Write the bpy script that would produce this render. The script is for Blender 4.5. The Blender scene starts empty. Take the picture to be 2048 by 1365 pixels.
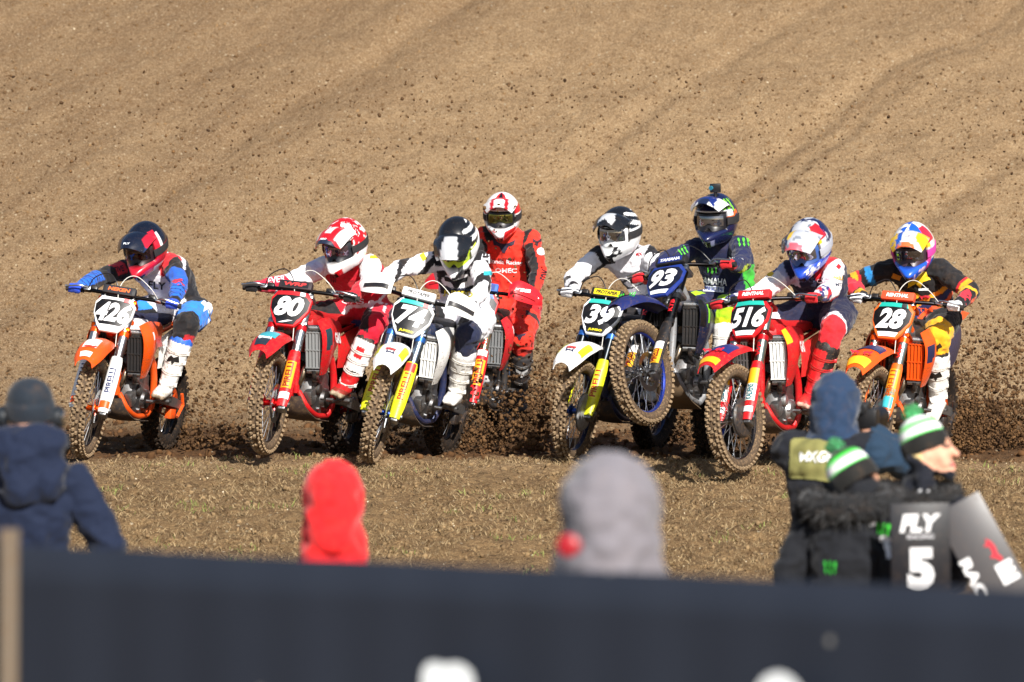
import bpy, bmesh, math, random
import numpy as np
from mathutils import Vector, Matrix
from mathutils.bvhtree import BVHTree
random.seed(7); RNG = np.random.default_rng(7)
scene = bpy.context.scene
COL = scene.collection

# ------------------------------------------------------------------ camera, sky, sun, exposure
LENS = 200.0
FPX = LENS / 36 * 2048
CAMZ, HORIZON = 2.0, 329.0
PITCH = math.atan((682.5 - HORIZON) / FPX)
cam_d = bpy.data.cameras.new('camera'); cam = bpy.data.objects.new('camera', cam_d); COL.objects.link(cam)
cam.location = (0, 0, CAMZ); cam.rotation_euler = (math.pi / 2 - PITCH, 0, 0)
cam_d.lens = LENS; cam_d.sensor_width = 36; cam_d.clip_end = 3000; cam_d.clip_start = 0.5
cam_d.dof.use_dof = True; cam_d.dof.focus_distance = 38.2; cam_d.dof.aperture_fstop = 3.4
scene.camera = cam
SUN_EL, SUN_AZ = math.radians(33), math.radians(18)      # azimuth: from behind the camera towards the right
tosun = Vector((math.sin(SUN_AZ) * math.cos(SUN_EL), -math.cos(SUN_AZ) * math.cos(SUN_EL), math.sin(SUN_EL)))
world = bpy.data.worlds.new('World'); scene.world = world; world.use_nodes = True
wn = world.node_tree.nodes; wl = world.node_tree.links
sky = wn.new('ShaderNodeTexSky'); sky.sky_type = 'NISHITA'; sky.sun_disc = False
sky.sun_elevation = SUN_EL; sky.sun_rotation = math.atan2(tosun.x, tosun.y)
wl.new(sky.outputs[0], wn['Background'].inputs[0]); wn['Background'].inputs[1].default_value = 0.068
sun_d = bpy.data.lights.new('sun', 'SUN'); sun_d.energy = 5.0; sun_d.angle = math.radians(0.5); sun_d.color = (1, 0.955, 0.89)
sun = bpy.data.objects.new('sun', sun_d); COL.objects.link(sun); sun.rotation_euler = tosun.to_track_quat('Z', 'Y').to_euler()
scene.view_settings.view_transform = 'Standard'; scene.view_settings.look = 'None'
scene.view_settings.exposure = 0.62; scene.view_settings.gamma = 1; scene.view_settings.use_curve_mapping = False

# ------------------------------------------------------------------ helpers
def V3(*a): return np.array(a, float)
def nrm(a):
    a = np.asarray(a, float); l = np.linalg.norm(a); return a / l if l > 1e-9 else a
def at(px, py, Y):
    """the point of the place seen at a pixel of the 2048-wide photograph, Y metres along the ground from the camera"""
    c, s = math.cos(PITCH), math.sin(PITCH)
    u, v = (px - 1024) / FPX, (682.5 - py) / FPX
    dy, dz = c + v * s, -s + v * c
    k = Y / dy
    return V3(u * k, Y, CAMZ + dz * k)
def lin(h):
    h = h.lstrip('#'); c = [int(h[i:i + 2], 16) / 255 for i in (0, 2, 4)]
    return tuple(x / 12.92 if x <= .04045 else ((x + .055) / 1.055) ** 2.4 for x in c)
def rot(axis, a):
    x, y, z = nrm(axis); c, s = math.cos(a), math.sin(a); C = 1 - c
    return np.array([[c + x*x*C, x*y*C - z*s, x*z*C + y*s], [y*x*C + z*s, c + y*y*C, y*z*C - x*s], [z*x*C - y*s, z*y*C + x*s, c + z*z*C]])
def sstep(a, b, x):
    t = np.clip((np.asarray(x, float) - a) / (b - a), 0, 1); return t * t * (3 - 2 * t)
def _hash(ix, iy, iz):
    h = (ix.astype(np.int64) * 374761393 + iy.astype(np.int64) * 668265263 + iz.astype(np.int64) * 2147483647) & 0xffffffff
    h = ((h ^ (h >> 13)) * 1274126177) & 0xffffffff
    return ((h ^ (h >> 16)) & 0xffff) / 65535.0
def vnoise(P):
    P = np.asarray(P, float); i = np.floor(P); f = P - i; f = f * f * (3 - 2 * f); i = i.astype(np.int64); r = 0
    for a in (0, 1):
        for b in (0, 1):
            for c in (0, 1):
                w = (f[:, 0] if a else 1 - f[:, 0]) * (f[:, 1] if b else 1 - f[:, 1]) * (f[:, 2] if c else 1 - f[:, 2])
                r = r + w * _hash(i[:, 0] + a, i[:, 1] + b, i[:, 2] + c)
    return r
def fbm(P, o=3):
    r, a, t = 0, 1, 0
    for k in range(o):
        r = r + a * vnoise(P * 2 ** k + 17.3 * k); t += a; a *= .5
    return r / t
def cr(P, n):
    """Catmull-Rom through the points P, n samples"""
    P = np.asarray(P, float)
    if len(P) == 2: return np.array([P[0] + (P[1] - P[0]) * t for t in np.linspace(0, 1, n)])
    Q = np.vstack([2 * P[0] - P[1], P, 2 * P[-1] - P[-2]]); out = []
    for t in np.linspace(0, len(P) - 1, n):
        k = min(int(t), len(P) - 2); u = t - k; a, b, c, d = Q[k:k + 4]
        out.append(.5 * (2 * b + (c - a) * u + (2 * a - 5 * b + 4 * c - d) * u * u + (3 * b - a - 3 * c + d) * u ** 3))
    return np.array(out)

class MB:
    """collects shapes; build() links them as one mesh object"""
    def __init__(s): s.v = []; s.f = []; s.m = []
    def add(s, v, f, m=0):
        o = len(s.v); s.v += [tuple(float(c) for c in p) for p in v]
        s.f += [tuple(i + o for i in q) for q in f]; s.m += [m] * len(f); return s
    def box(s, c, size, R=None, m=0, taper=1.0):
        c = np.asarray(c, float); h = np.asarray(size, float) / 2; v = []
        for z in (-1, 1):
            k = taper if z > 0 else 1
            for x, y in ((-1, -1), (1, -1), (1, 1), (-1, 1)):
                p = V3(x * h[0] * k, y * h[1] * k, z * h[2]); v.append(c + (R @ p if R is not None else p))
        return s.add(v, [(3, 2, 1, 0), (4, 5, 6, 7), (0, 1, 5, 4), (1, 2, 6, 5), (2, 3, 7, 6), (3, 0, 4, 7)], m)
    def rbox(s, c, size, R=None, m=0, b=.2):
        """box with chamfered edges"""
        c = np.asarray(c, float); h = np.asarray(size, float) / 2; d = b * min(h); bm = bmesh.new()
        bmesh.ops.create_cube(bm, size=2)
        for v in bm.verts: v.co = (v.co.x * h[0], v.co.y * h[1], v.co.z * h[2])
        bmesh.ops.bevel(bm, geom=list(bm.edges), offset=d, segments=2, affect='EDGES', profile=.5)
        bm.verts.index_update()
        v = [np.array(x.co) for x in bm.verts]; v = [c + (R @ p if R is not None else p) for p in v]
        s.add(v, [[q.index for q in f.verts] for f in bm.faces], m); bm.free(); return s
    def tube(s, P, r, n=10, m=0, caps=True):
        P = [np.asarray(p, float) for p in P]; r = [r] * len(P) if np.isscalar(r) else list(r)
        v = []; f = []; t0 = nrm(P[1] - P[0]); a = nrm(np.cross(t0, (0, 0, 1) if abs(t0[2]) < .9 else (1, 0, 0)))
        for i, p in enumerate(P):
            t = nrm(P[min(i + 1, len(P) - 1)] - P[max(i - 1, 0)]); a = nrm(a - t * a.dot(t)); b = np.cross(t, a)
            for k in range(n):
                q = 2 * math.pi * k / n; v.append(p + r[i] * (a * math.cos(q) + b * math.sin(q)))
        for i in range(len(P) - 1):
            for k in range(n):
                f.append((i * n + k, i * n + (k + 1) % n, (i + 1) * n + (k + 1) % n, (i + 1) * n + k))
        if caps: f.append(tuple(range(n - 1, -1, -1))); f.append(tuple((len(P) - 1) * n + k for k in range(n)))
        return s.add(v, f, m)
    def capsule(s, p0, r0, p1, r1, n=12, m=0):
        p0 = np.asarray(p0, float); p1 = np.asarray(p1, float); d = nrm(p1 - p0); P = []; R = []
        for a in np.linspace(-math.pi / 2, 0, 5): P.append(p0 + d * r0 * math.sin(a)); R.append(max(r0 * math.cos(a), 1e-4))
        for a in np.linspace(0, math.pi / 2, 5): P.append(p1 + d * r1 * math.sin(a)); R.append(max(r1 * math.cos(a), 1e-4))
        return s.tube(P, R, n, m)
    def lathe(s, prof, o, axis, n=32, m=0, close=False):
        o = np.asarray(o, float); d = nrm(axis); a = nrm(np.cross(d, (0, 0, 1) if abs(d[2]) < .9 else (1, 0, 0))); b = np.cross(d, a)
        v = []; f = []; K = len(prof)
        for r, h in prof:
            for k in range(n):
                q = 2 * math.pi * k / n; v.append(o + d * h + r * (a * math.cos(q) + b * math.sin(q)))
        for i in range(K if close else K - 1):
            j = (i + 1) % K
            for k in range(n): f.append((i * n + k, i * n + (k + 1) % n, j * n + (k + 1) % n, j * n + k))
        return s.add(v, f, m)
    def loft(s, secs, m=0, caps=True):
        n = len(secs[0]); v = [p for q in secs for p in q]; f = []
        for i in range(len(secs) - 1):
            for k in range(n): f.append((i * n + k, i * n + (k + 1) % n, (i + 1) * n + (k + 1) % n, (i + 1) * n + k))
        if caps: f.append(tuple(range(n - 1, -1, -1))); f.append(tuple((len(secs) - 1) * n + k for k in range(n)))
        return s.add(v, f, m)
    def ell(s, c, r, R=None, n=16, k=10, m=0):
        c = np.asarray(c, float); v = []; f = []
        for i in range(k + 1):
            e = -math.pi / 2 + math.pi * i / k; e = max(min(e, 1.55), -1.55)
            for j in range(n):
                q = 2 * math.pi * j / n; p = V3(r[0] * math.cos(e) * math.cos(q), r[1] * math.cos(e) * math.sin(q), r[2] * math.sin(e))
                v.append(c + (R @ p if R is not None else p))
        for i in range(k):
            for j in range(n): f.append((i * n + j, i * n + (j + 1) % n, (i + 1) * n + (j + 1) % n, (i + 1) * n + j))
        f.append(tuple(range(n - 1, -1, -1))); f.append(tuple(k * n + j for j in range(n)))
        return s.add(v, f, m)
    def patch(s, rows, nu=10, nv=10, th=.004, m=0):
        """a curved sheet through rows of control points, with thickness"""
        A = np.array([cr(r, nv) for r in rows]); G = np.array([cr(A[:, j], nu) for j in range(nv)]).transpose(1, 0, 2)
        du = np.gradient(G, axis=0); dv = np.gradient(G, axis=1); N = np.cross(du, dv); N /= np.maximum(np.linalg.norm(N, axis=2, keepdims=True), 1e-9)
        B = G - N * th; v = list(G.reshape(-1, 3)) + list(B.reshape(-1, 3)); o = nu * nv; f = []
        ix = lambda i, j: i * nv + j
        for i in range(nu - 1):
            for j in range(nv - 1):
                f.append((ix(i, j), ix(i + 1, j), ix(i + 1, j + 1), ix(i, j + 1))); f.append((o + ix(i, j), o + ix(i, j + 1), o + ix(i + 1, j + 1), o + ix(i + 1, j)))
        for i in range(nu - 1):
            f.append((ix(i, 0), o + ix(i, 0), o + ix(i + 1, 0), ix(i + 1, 0))); f.append((ix(i, nv - 1), ix(i + 1, nv - 1), o + ix(i + 1, nv - 1), o + ix(i, nv - 1)))
        for j in range(nv - 1):
            f.append((ix(0, j), ix(0, j + 1), o + ix(0, j + 1), o + ix(0, j))); f.append((ix(nu - 1, j), o + ix(nu - 1, j), o + ix(nu - 1, j + 1), ix(nu - 1, j + 1)))
        s.add(v, f, m); return G
    def xf(s, fn): s.v = [tuple(fn(np.array(p))) for p in s.v]; return s
    def mesh(s, name, mats, angle=38, colors=None):
        me = bpy.data.meshes.new(name); me.from_pydata(s.v, [], s.f)
        for mt in mats: me.materials.append(mt)
        if len(mats) > 1: me.polygons.foreach_set('material_index', s.m)
        bm = bmesh.new(); bm.from_mesh(me); bmesh.ops.recalc_face_normals(bm, faces=bm.faces); bm.to_mesh(me); bm.free()
        me.polygons.foreach_set('use_smooth', [True] * len(me.polygons)); me.set_sharp_from_angle(angle=math.radians(angle))
        if colors is not None: setcol(me, colors)
        me.update(); return me
    def build(s, name, mats, parent=None, angle=38, colors=None):
        if not isinstance(mats, (list, tuple)): mats = [mats]
        return link(name, s.mesh(name, mats, angle, colors), parent)

def setcol(me, c):
    c = np.asarray(c, float); a = me.color_attributes.new('Col', 'FLOAT_COLOR', 'POINT')
    a.data.foreach_set('color', np.hstack([c, np.ones((len(c), 1))]).ravel())
def link(name, data, parent=None):
    o = bpy.data.objects.new(name, data); COL.objects.link(o)
    if parent is not None: o.parent = parent
    return o
def tag(o, label=None, cat=None, group=None, kind=None):
    for k, v in (('label', label), ('category', cat), ('group', group), ('kind', kind)):
        if v: o[k] = v
    return o
def empty(name, loc=(0, 0, 0), parent=None):
    o = link(name, None, parent); o.location = loc; o.empty_display_size = .1; return o

# ------------------------------------------------------------------ materials
_M = {}
def pm(col, rough=.4, metal=0.0, dirt=.25, spec=.5, bump=0.0, bscale=200., coat=0., vcol=False, sheen=0., mud='#6b5138', dscale=26.):
    key = (col, rough, metal, dirt, spec, bump, bscale, coat, vcol, sheen, mud, dscale)
    if key in _M: return _M[key]
    mt = bpy.data.materials.new('coat_' + str(len(_M))); mt.use_nodes = True; nt = mt.node_tree; N = nt.nodes; L = nt.links
    b = N['Principled BSDF']; b.inputs['Roughness'].default_value = rough; b.inputs['Metallic'].default_value = metal
    b.inputs['Specular IOR Level'].default_value = spec; b.inputs['Coat Weight'].default_value = coat; b.inputs['Sheen Weight'].default_value = sheen
    tc = N.new('ShaderNodeTexCoord')
    if vcol: src = N.new('ShaderNodeVertexColor'); src.layer_name = 'Col'; base = src.outputs[0]
    else: src = N.new('ShaderNodeRGB'); src.outputs[0].default_value = (*lin(col), 1); base = src.outputs[0]
    if dirt > 0:
        nz = N.new('ShaderNodeTexNoise'); nz.inputs['Scale'].default_value = dscale; nz.inputs['Detail'].default_value = 6; nz.inputs['Roughness'].default_value = .7
        L.new(tc.outputs['Object'], nz.inputs['Vector'])
        rp = N.new('ShaderNodeMapRange'); rp.inputs[1].default_value = .50; rp.inputs[2].default_value = .72; rp.inputs[3].default_value = dirt * .12; rp.inputs[4].default_value = min(dirt * 1.6, .95)
        L.new(nz.outputs[0], rp.inputs[0]); msk = rp.outputs[0]
        if dirt >= .2:      # spatter of small dried drops
            sv = N.new('ShaderNodeTexNoise'); sv.inputs['Scale'].default_value = 85.; sv.inputs['Detail'].default_value = 2; L.new(tc.outputs['Object'], sv.inputs['Vector'])
            sr = N.new('ShaderNodeMapRange'); sr.inputs[1].default_value = .63; sr.inputs[2].default_value = .68; sr.inputs[4].default_value = .75; L.new(sv.outputs[0], sr.inputs[0]); sm = N.new('ShaderNodeMath'); sm.operation = 'MAXIMUM'; L.new(msk, sm.inputs[0]); L.new(sr.outputs[0], sm.inputs[1]); msk = sm.outputs[0]
        mx = N.new('ShaderNodeMix'); mx.data_type = 'RGBA'
        L.new(msk, mx.inputs['Factor']); L.new(base, mx.inputs['A']); mx.inputs['B'].default_value = (*lin(mud), 1); base = mx.outputs['Result']
        rr = N.new('ShaderNodeMapRange'); rr.inputs[3].default_value = rough; rr.inputs[4].default_value = .9; L.new(msk, rr.inputs[0]); L.new(rr.outputs[0], b.inputs['Roughness'])
    L.new(base, b.inputs['Base Color'])
    if bump > 0:
        n2 = N.new('ShaderNodeTexNoise'); n2.inputs['Scale'].default_value = bscale; n2.inputs['Detail'].default_value = 4; L.new(tc.outputs['Object'], n2.inputs['Vector'])
        bp = N.new('ShaderNodeBump'); bp.inputs['Strength'].default_value = bump; bp.inputs['Distance'].default_value = .01; L.new(n2.outputs[0], bp.inputs['Height']); L.new(bp.outputs[0], b.inputs['Normal'])
    _M[key] = mt; return mt
def plastic(c, dirt=.22): return pm(c, .38, 0, min(dirt * 1.6, .7), .5, dscale=34.)
def metal(c, rough=.35, dirt=.3): return pm(c, rough, 1.0, dirt)
def ink(c): return pm(c, .38, 0, .08)
def cloth(c): return pm(c, .85, 0, .1, .3, .25, 60., sheen=.2)
CLOTH_V = pm('v', .8, 0, .16, .3, .3, 55., vcol=True, sheen=.15, dscale=14.)
CLEAN_V = pm('v', .85, 0, .0, .3, .3, 45., vcol=True, sheen=.1)
SHELL_V = pm('v', .25, 0, .05, .5, vcol=True, coat=.4)
BOOT_V = pm('v', .5, 0, .3, .4, .15, 70., vcol=True, dscale=18.)

# ------------------------------------------------------------------ lettering
_T = {}
def glyphs(s, shear=0., bold=0., maxlen=0.):
    key = (s, shear, bold, maxlen)
    if key in _T: return _T[key]
    cu = bpy.data.curves.new('lettering', 'FONT'); cu.body = s; cu.size = 1; cu.shear = shear; cu.offset = bold; cu.resolution_u = 3; cu.dimensions = '2D'; cu.fill_mode = 'FRONT'
    ob = bpy.data.objects.new('lettering', cu); COL.objects.link(ob)
    dg = bpy.context.evaluated_depsgraph_get(); me = bpy.data.meshes.new_from_object(ob.evaluated_get(dg))
    bm = bmesh.new(); bm.from_mesh(me); bmesh.ops.remove_doubles(bm, verts=bm.verts, dist=1e-5); bmesh.ops.triangulate(bm, faces=bm.faces)
    if maxlen:
        for _ in range(4):
            e = [x for x in bm.edges if x.calc_length() > maxlen]
            if not e: break
            bmesh.ops.subdivide_edges(bm, edges=e, cuts=1); bmesh.ops.triangulate(bm, faces=bm.faces)
    bm.verts.index_update()
    v = np.array([x.co[:2] for x in bm.verts]); f = [[q.index for q in p.verts] for p in bm.faces]; bm.free()
    bpy.data.objects.remove(ob); bpy.data.curves.remove(cu); bpy.data.meshes.remove(me)
    lo, hi = v.min(0), v.max(0); v = v - (lo + hi) / 2; _T[key] = (v, f, hi - lo); return _T[key]
def flat(name, v2, f, O, U, W, mt, parent, lift=.003, bend=None, bvh=None):
    """flat print: 2D shape laid on a surface; U right, W up, normal = U x W; bent over or dropped on to the surface below"""
    O = np.asarray(O, float); U = nrm(U); W = np.asarray(W, float); W = nrm(W - U * U.dot(W)); N = np.cross(U, W); v = []; miss = set()
    for a, b in v2:
        p = O + U * a + W * b + N * (lift + (bend(a, b) if bend else 0))
        if bvh is not None:
            h = bvh.ray_cast(Vector(p + N * .25), Vector(-N), .95)
            if h[0] is not None: p = np.array(h[0]) + np.array(h[1]) * lift
            else: miss.add(len(v))
        v.append(p)
    if miss: f = [q for q in f if not any(i in miss for i in q)]
    mb = MB(); mb.add(v, f); me = bpy.data.meshes.new(name); me.from_pydata(mb.v, [], mb.f); me.materials.append(mt)
    me.polygons.foreach_set('use_smooth', [True] * len(me.polygons)); return link(name, me, parent)
def text(name, s, O, U, W, w, h, mt, parent, shear=0., bold=.02, lift=.003, bend=None, bvh=None):
    v, f, d = glyphs(s, shear, bold, .12 if bvh is not None or bend else 0.)
    return flat(name, v * np.array([w / d[0], h / d[1]]), f, O, U, W, mt, parent, lift, bend, bvh)
def poly(name, pts, O, U, W, w, h, mt, parent, lift=.003, bend=None, bvh=None, cut=.2):
    """flat print from outlines given in -1..1 (several outlines allowed)"""
    bm = bmesh.new()
    for ring in (pts if isinstance(pts[0][0], (list, tuple)) else [pts]): bm.faces.new([bm.verts.new((a, b, 0)) for a, b in ring])
    bmesh.ops.triangulate(bm, faces=bm.faces)
    if bvh is not None or bend:
        for _ in range(4):
            e = [x for x in bm.edges if x.calc_length() > cut * 2]
            if not e: break
            bmesh.ops.subdivide_edges(bm, edges=e, cuts=1); bmesh.ops.triangulate(bm, faces=bm.faces)
    bm.normal_update()
    for f in bm.faces:
        if f.normal.z < 0: f.normal_flip()
    bm.verts.index_update(); v = [(x.co.x * w / 2, x.co.y * h / 2) for x in bm.verts]; f = [[q.index for q in p.verts] for p in bm.faces]; bm.free()
    return flat(name, v, f, O, U, W, mt, parent, lift, bend, bvh)
RECT = [(-1, -1), (1, -1), (1, 1), (-1, 1)]
CLAW = [[(-.95, .9), (-.7, 1), (-.55, .5), (-.62, 0), (-.5, -.5), (-.7, -.9), (-.85, -.4), (-.8, .1), (-.95, .5)], [(-.15, .95), (.15, 1), (.2, .4), (.1, 0), (.2, -.6), (0, -1), (-.12, -.5), (-.05, 0), (-.2, .5)], [(.6, 1), (.9, .95), (.95, .4), (.8, 0), (.9, -.5), (.7, -.9), (.55, -.4), (.65, .1), (.5, .5)]]
STAR = [(-1, -.75), (-.25, -.3), (.05, -1), (.3, -.25), (1, -.1), (.4, .2), (.65, 1), (0, .45), (-.5, .75), (-.35, .15), (-.9, 0), (-.4, -.1)]
FOX = [(-1, 1), (-.35, .5), (0, .35), (.35, .5), (1, 1), (.9, .2), (.45, 0), (.3, -.35), (.12, -1), (-.12, -1), (-.3, -.35), (-.45, 0), (-.9, .2)]
BULL = [(-1, -.2), (-.7, .25), (-.2, .45), (.35, .3), (.7, .6), (.95, .35), (.75, .05), (.55, -.15), (.35, -.75), (.15, -.2), (-.35, -.15), (-.55, -.8), (-.7, -.2)]
CROWN = [[(-1, -1), (-.65, -1), (-.65, .2), (-1, .4)], [(.65, -1), (1, -1), (1, .4), (.65, .2)], [(-.65, -.35), (.65, -.35), (.65, 0), (-.65, 0)], [(-1, .55), (-.6, .5), (-.7, .95)], [(-.2, .5), (.2, .5), (0, 1)], [(.6, .5), (1, .55), (.7, .95)]]
def disc(n=16): return [(math.cos(2 * math.pi * k / n), math.sin(2 * math.pi * k / n)) for k in range(n)]
# ------------------------------------------------------------------ ground: flat, falling towards the fence, rising to a bank behind
def profile(y):
    y = np.asarray(y, float)
    z = np.interp(y, [-60, 0, 12, 19, 29.5, 35.3, 36.6, 42.6], [.3, .3, -.25, -.72, -.75, -.06, 0, 0])
    b = np.clip(y - 42.6, 0, None); bank = .54 * (b - 1.2 * (1 - np.exp(-b / 1.2)))
    bank = np.where(bank > 11, 11 + 6 * (1 - np.exp(-(bank - 11) / 6)), bank)
    return z + bank
TRK = nrm(V3(1.75, 2.3, 0))                                  # run of the wheel tracks on the bank
def across(x, y): return x * TRK[1] - y * TRK[0]
TRACKS = [(across(1.55, 46.6), .12, .05), (across(1.9, 46.7), .08, .03), (across(.2, 46.9), .10, .03), (across(2.9, 45.8), .14, .04), (across(-2.4, 47.6), .16, .03), (across(-1.9, 48.4), .1, .03)]
def H(x, y, fine=True):
    x = np.asarray(x, float).ravel(); y = np.asarray(y, float).ravel(); z = profile(y)
    if not fine: return z
    P = np.stack([x, y, np.zeros_like(x)], 1); bank = sstep(43, 45, y)
    z = z + (fbm(P * 1.1, 3) - .5) * (.10 + .03 * bank) * sstep(29, 33, y) + (fbm(P * 7 + 3, 3) - .5) * (.055 - .02 * bank)
    cl = fbm(P * 17 + 9, 2); z = z + np.clip(cl - .55, 0, 1) * (.10 - .05 * bank)
    ac = across(x, y) + (fbm(P * .8 + 5, 2) - .5) * .5
    z = z - .012 * bank * (1 - np.abs(2 * fbm(np.stack([ac * 1.6, (x * TRK[0] + y * TRK[1]) * .12, 0 * x], 1) + 2, 2) - 1)) ** 4
    for c, w, d in TRACKS: z = z - d * bank * np.exp(-((ac - c) / w) ** 2)
    return z
def ground_z(x, y): return float(H([x], [y])[0])
xs = np.r_[[-500, -200, -80, -30, -14, -8, -6.6], np.arange(-6, 6.01, .04), [6.6, 8, 14, 30, 80, 200, 500]]
ys = np.r_[[-100, -40, -15], np.arange(-6, 30, 1.5), np.arange(30.6, 44, .04), np.arange(44, 56, .05), [56.5, 58, 60, 63, 68, 75, 90, 130, 250, 500, 1200]]
GX, GY = np.meshgrid(xs, ys); gv = np.stack([GX.ravel(), GY.ravel(), H(GX, GY)], 1)
me = bpy.data.meshes.new('ground'); nx, ny = len(xs), len(ys)
ii = (np.arange(ny - 1)[:, None] * nx + np.arange(nx - 1)[None]).ravel(); quads = np.stack([ii, ii + 1, ii + nx + 1, ii + nx], 1)
def fast_mesh(me, v, f):
    k = f.shape[1]; me.vertices.add(len(v)); me.vertices.foreach_set('co', np.asarray(v, np.float32).ravel()); me.loops.add(f.size); me.loops.foreach_set('vertex_index', f.astype(np.int32).ravel())
    me.polygons.add(len(f)); me.polygons.foreach_set('loop_start', np.arange(0, f.size, k, dtype=np.int32)); me.update(calc_edges=True); me.validate()
fast_mesh(me, gv, quads); me.polygons.foreach_set('use_smooth', [True] * len(quads))
ground = tag(link('ground', me), kind='structure')

def soil_material():
    mt = bpy.data.materials.new('soil'); mt.use_nodes = True; nt = mt.node_tree; N = nt.nodes; L = nt.links; b = N['Principled BSDF']
    b.inputs['Roughness'].default_value = .95; b.inputs['Specular IOR Level'].default_value = .15
    tc = N.new('ShaderNodeTexCoord'); sep = N.new('ShaderNodeSeparateXYZ'); L.new(tc.outputs['Object'], sep.inputs[0])
    def math_(op, a, bb=None, c=None):
        n = N.new('ShaderNodeMath'); n.operation = op
        for i, x in enumerate((a, bb, c)):
            if x is None: continue
            if isinstance(x, (int, float)): n.inputs[i].default_value = x
            else: L.new(x, n.inputs[i])
        return n.outputs[0]
    def noise(scale, detail=5, rough=.6, vec=None, dist=0.):
        n = N.new('ShaderNodeTexNoise'); n.inputs['Scale'].default_value = scale; n.inputs['Detail'].default_value = detail; n.inputs['Roughness'].default_value = rough; n.inputs['Distortion'].default_value = dist
        L.new(vec or tc.outputs['Object'], n.inputs['Vector']); return n.outputs[0]
    def rng(x, a, bb, c=0., d=1.):
        n = N.new('ShaderNodeMapRange'); L.new(x, n.inputs[0])
        for i, q in enumerate((a, bb, c, d)): n.inputs[i + 1].default_value = q
        return n.outputs[0]
    def mix(f, a, bb):
        n = N.new('ShaderNodeMix'); n.data_type = 'RGBA'
        L.new(f, n.inputs['Factor']) if not isinstance(f, float) else setattr(n.inputs['Factor'], 'default_value', f)
        for k, q in (('A', a), ('B', bb)):
            if isinstance(q, str): n.inputs[k].default_value = (*lin(q), 1)
            else: L.new(q, n.inputs[k])
        return n.outputs['Result']
    X, Y = sep.outputs[0], sep.outputs[1]
    bank = rng(Y, 42.5, 45.5)
    # coordinates along and across the wheel tracks
    ac = math_('SUBTRACT', math_('MULTIPLY', X, float(TRK[1])), math_('MULTIPLY', Y, float(TRK[0])))
    al = math_('ADD', math_('MULTIPLY', X, float(TRK[0])), math_('MULTIPLY', Y, float(TRK[1])))
    cb = N.new('ShaderNodeCombineXYZ'); L.new(math_('MULTIPLY', ac, 2.2), cb.inputs[0]); L.new(math_('MULTIPLY', al, .22), cb.inputs[1])
    streak = noise(1.6, 4, .6, cb.outputs[0], .4)
    big = noise(.55, 4, .6); mid = noise(3.2, 5, .65); fine = noise(26, 4, .7); grit = noise(95, 3, .7)
    # dry tan crust against darker turned soil, the damp part up the bank towards one side
    damp_side = rng(math_('ADD', math_('ADD', math_('MULTIPLY', X, -.62), math_('MULTIPLY', math_('SUBTRACT', Y, 46.), .52)), math_('MULTIPLY', math_('SUBTRACT', big, .5), 3.0)), .3, 3.0)
    far = rng(math_('ADD', Y, math_('MULTIPLY', math_('SUBTRACT', big, .5), 4.)), 47.2, 50.5)
    damp = math_('MAXIMUM', math_('MULTIPLY', damp_side, rng(streak, .75, .35, .25, .8)), math_('MULTIPLY', far, .45))
    damp = math_('MAXIMUM', damp, math_('MULTIPLY', bank, rng(streak, .40, .28, 0., .3)))
    for c_, w_, k_ in ((TRACKS[0][0], .09, .6), (TRACKS[1][0], .05, .4), (TRACKS[2][0], .06, .35), (TRACKS[3][0], .09, .4), (across(.95, 47.4), .05, .4), (across(3.6, 45.6), .08, .45)):
        q = math_('DIVIDE', math_('SUBTRACT', math_('ADD', ac, math_('MULTIPLY', math_('SUBTRACT', noise(1.3, 2, .5), .5), .22)), float(c_)), w_)
        damp = math_('MAXIMUM', damp, math_('MULTIPLY', math_('MULTIPLY', math_('POWER', 2.718, math_('MULTIPLY', math_('MULTIPLY', q, q), -1.)), rng(noise(5, 3, .6), .3, .6, .5, 1.)), math_('MULTIPLY', bank, k_)))
    tan = mix(rng(mid, .3, .7), '#907555', '#a98d69')
    c = mix(damp, tan, mix(rng(fine, .35, .65), '#5f4732', '#7a5f43'))
    c = mix(math_('MULTIPLY', rng(noise(11, 4, .7), .50, .66), .40), c, '#75593d')
    c = mix(math_('MULTIPLY', rng(fine, .50, .66), .55), c, '#6b5138')
    c = mix(math_('MULTIPLY', rng(grit, .52, .60), .62), c, '#4d3a28')
    c = mix(math_('MULTIPLY', rng(grit, .46, .38), .60), c, '#c9b494')
    # front strip: browner, crumbly, with straw
    front = rng(math_('ADD', Y, math_('MULTIPLY', math_('SUBTRACT', mid, .5), 1.5)), 38.3, 36.5)
    cf = mix(rng(noise(9, 5, .7), .38, .62), '#6c543a', '#8f7350'); cf = mix(math_('MULTIPLY', rng(fine, .5, .66), .6), cf, '#5c452e'); cf = mix(math_('MULTIPLY', rng(grit, .45, .36), .5), cf, '#ccb284')
    c = mix(front, c, cf)
    # loose dark soil thrown up where the wheels dig in
    dug = math_('MULTIPLY', math_('MULTIPLY', rng(Y, 37.8, 38.6), rng(Y, 43.8, 42.2)), rng(mid, .25, .5, .6, 1.))
    c = mix(dug, c, mix(rng(fine, .35, .65), '#4a3523', '#6d4f33'))
    # small pale stones
    vo = N.new('ShaderNodeTexVoronoi'); vo.inputs['Scale'].default_value = 17; L.new(tc.outputs['Object'], vo.inputs['Vector'])
    vc = N.new('ShaderNodeSeparateColor'); L.new(vo.outputs['Color'], vc.inputs[0])
    st = math_('MULTIPLY', math_('LESS_THAN', vo.outputs['Distance'], .17), math_('GREATER_THAN', vc.outputs[0], .78))
    c = mix(math_('MULTIPLY', st, .55), c, mix(vc.outputs[1], '#c0aa84', '#d8cbb0'))
    L.new(c, b.inputs['Base Color'])
    h = math_('ADD', math_('ADD', math_('MULTIPLY', fine, 1.), math_('MULTIPLY', grit, .45)), math_('MULTIPLY', mid, 1.5))
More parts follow.
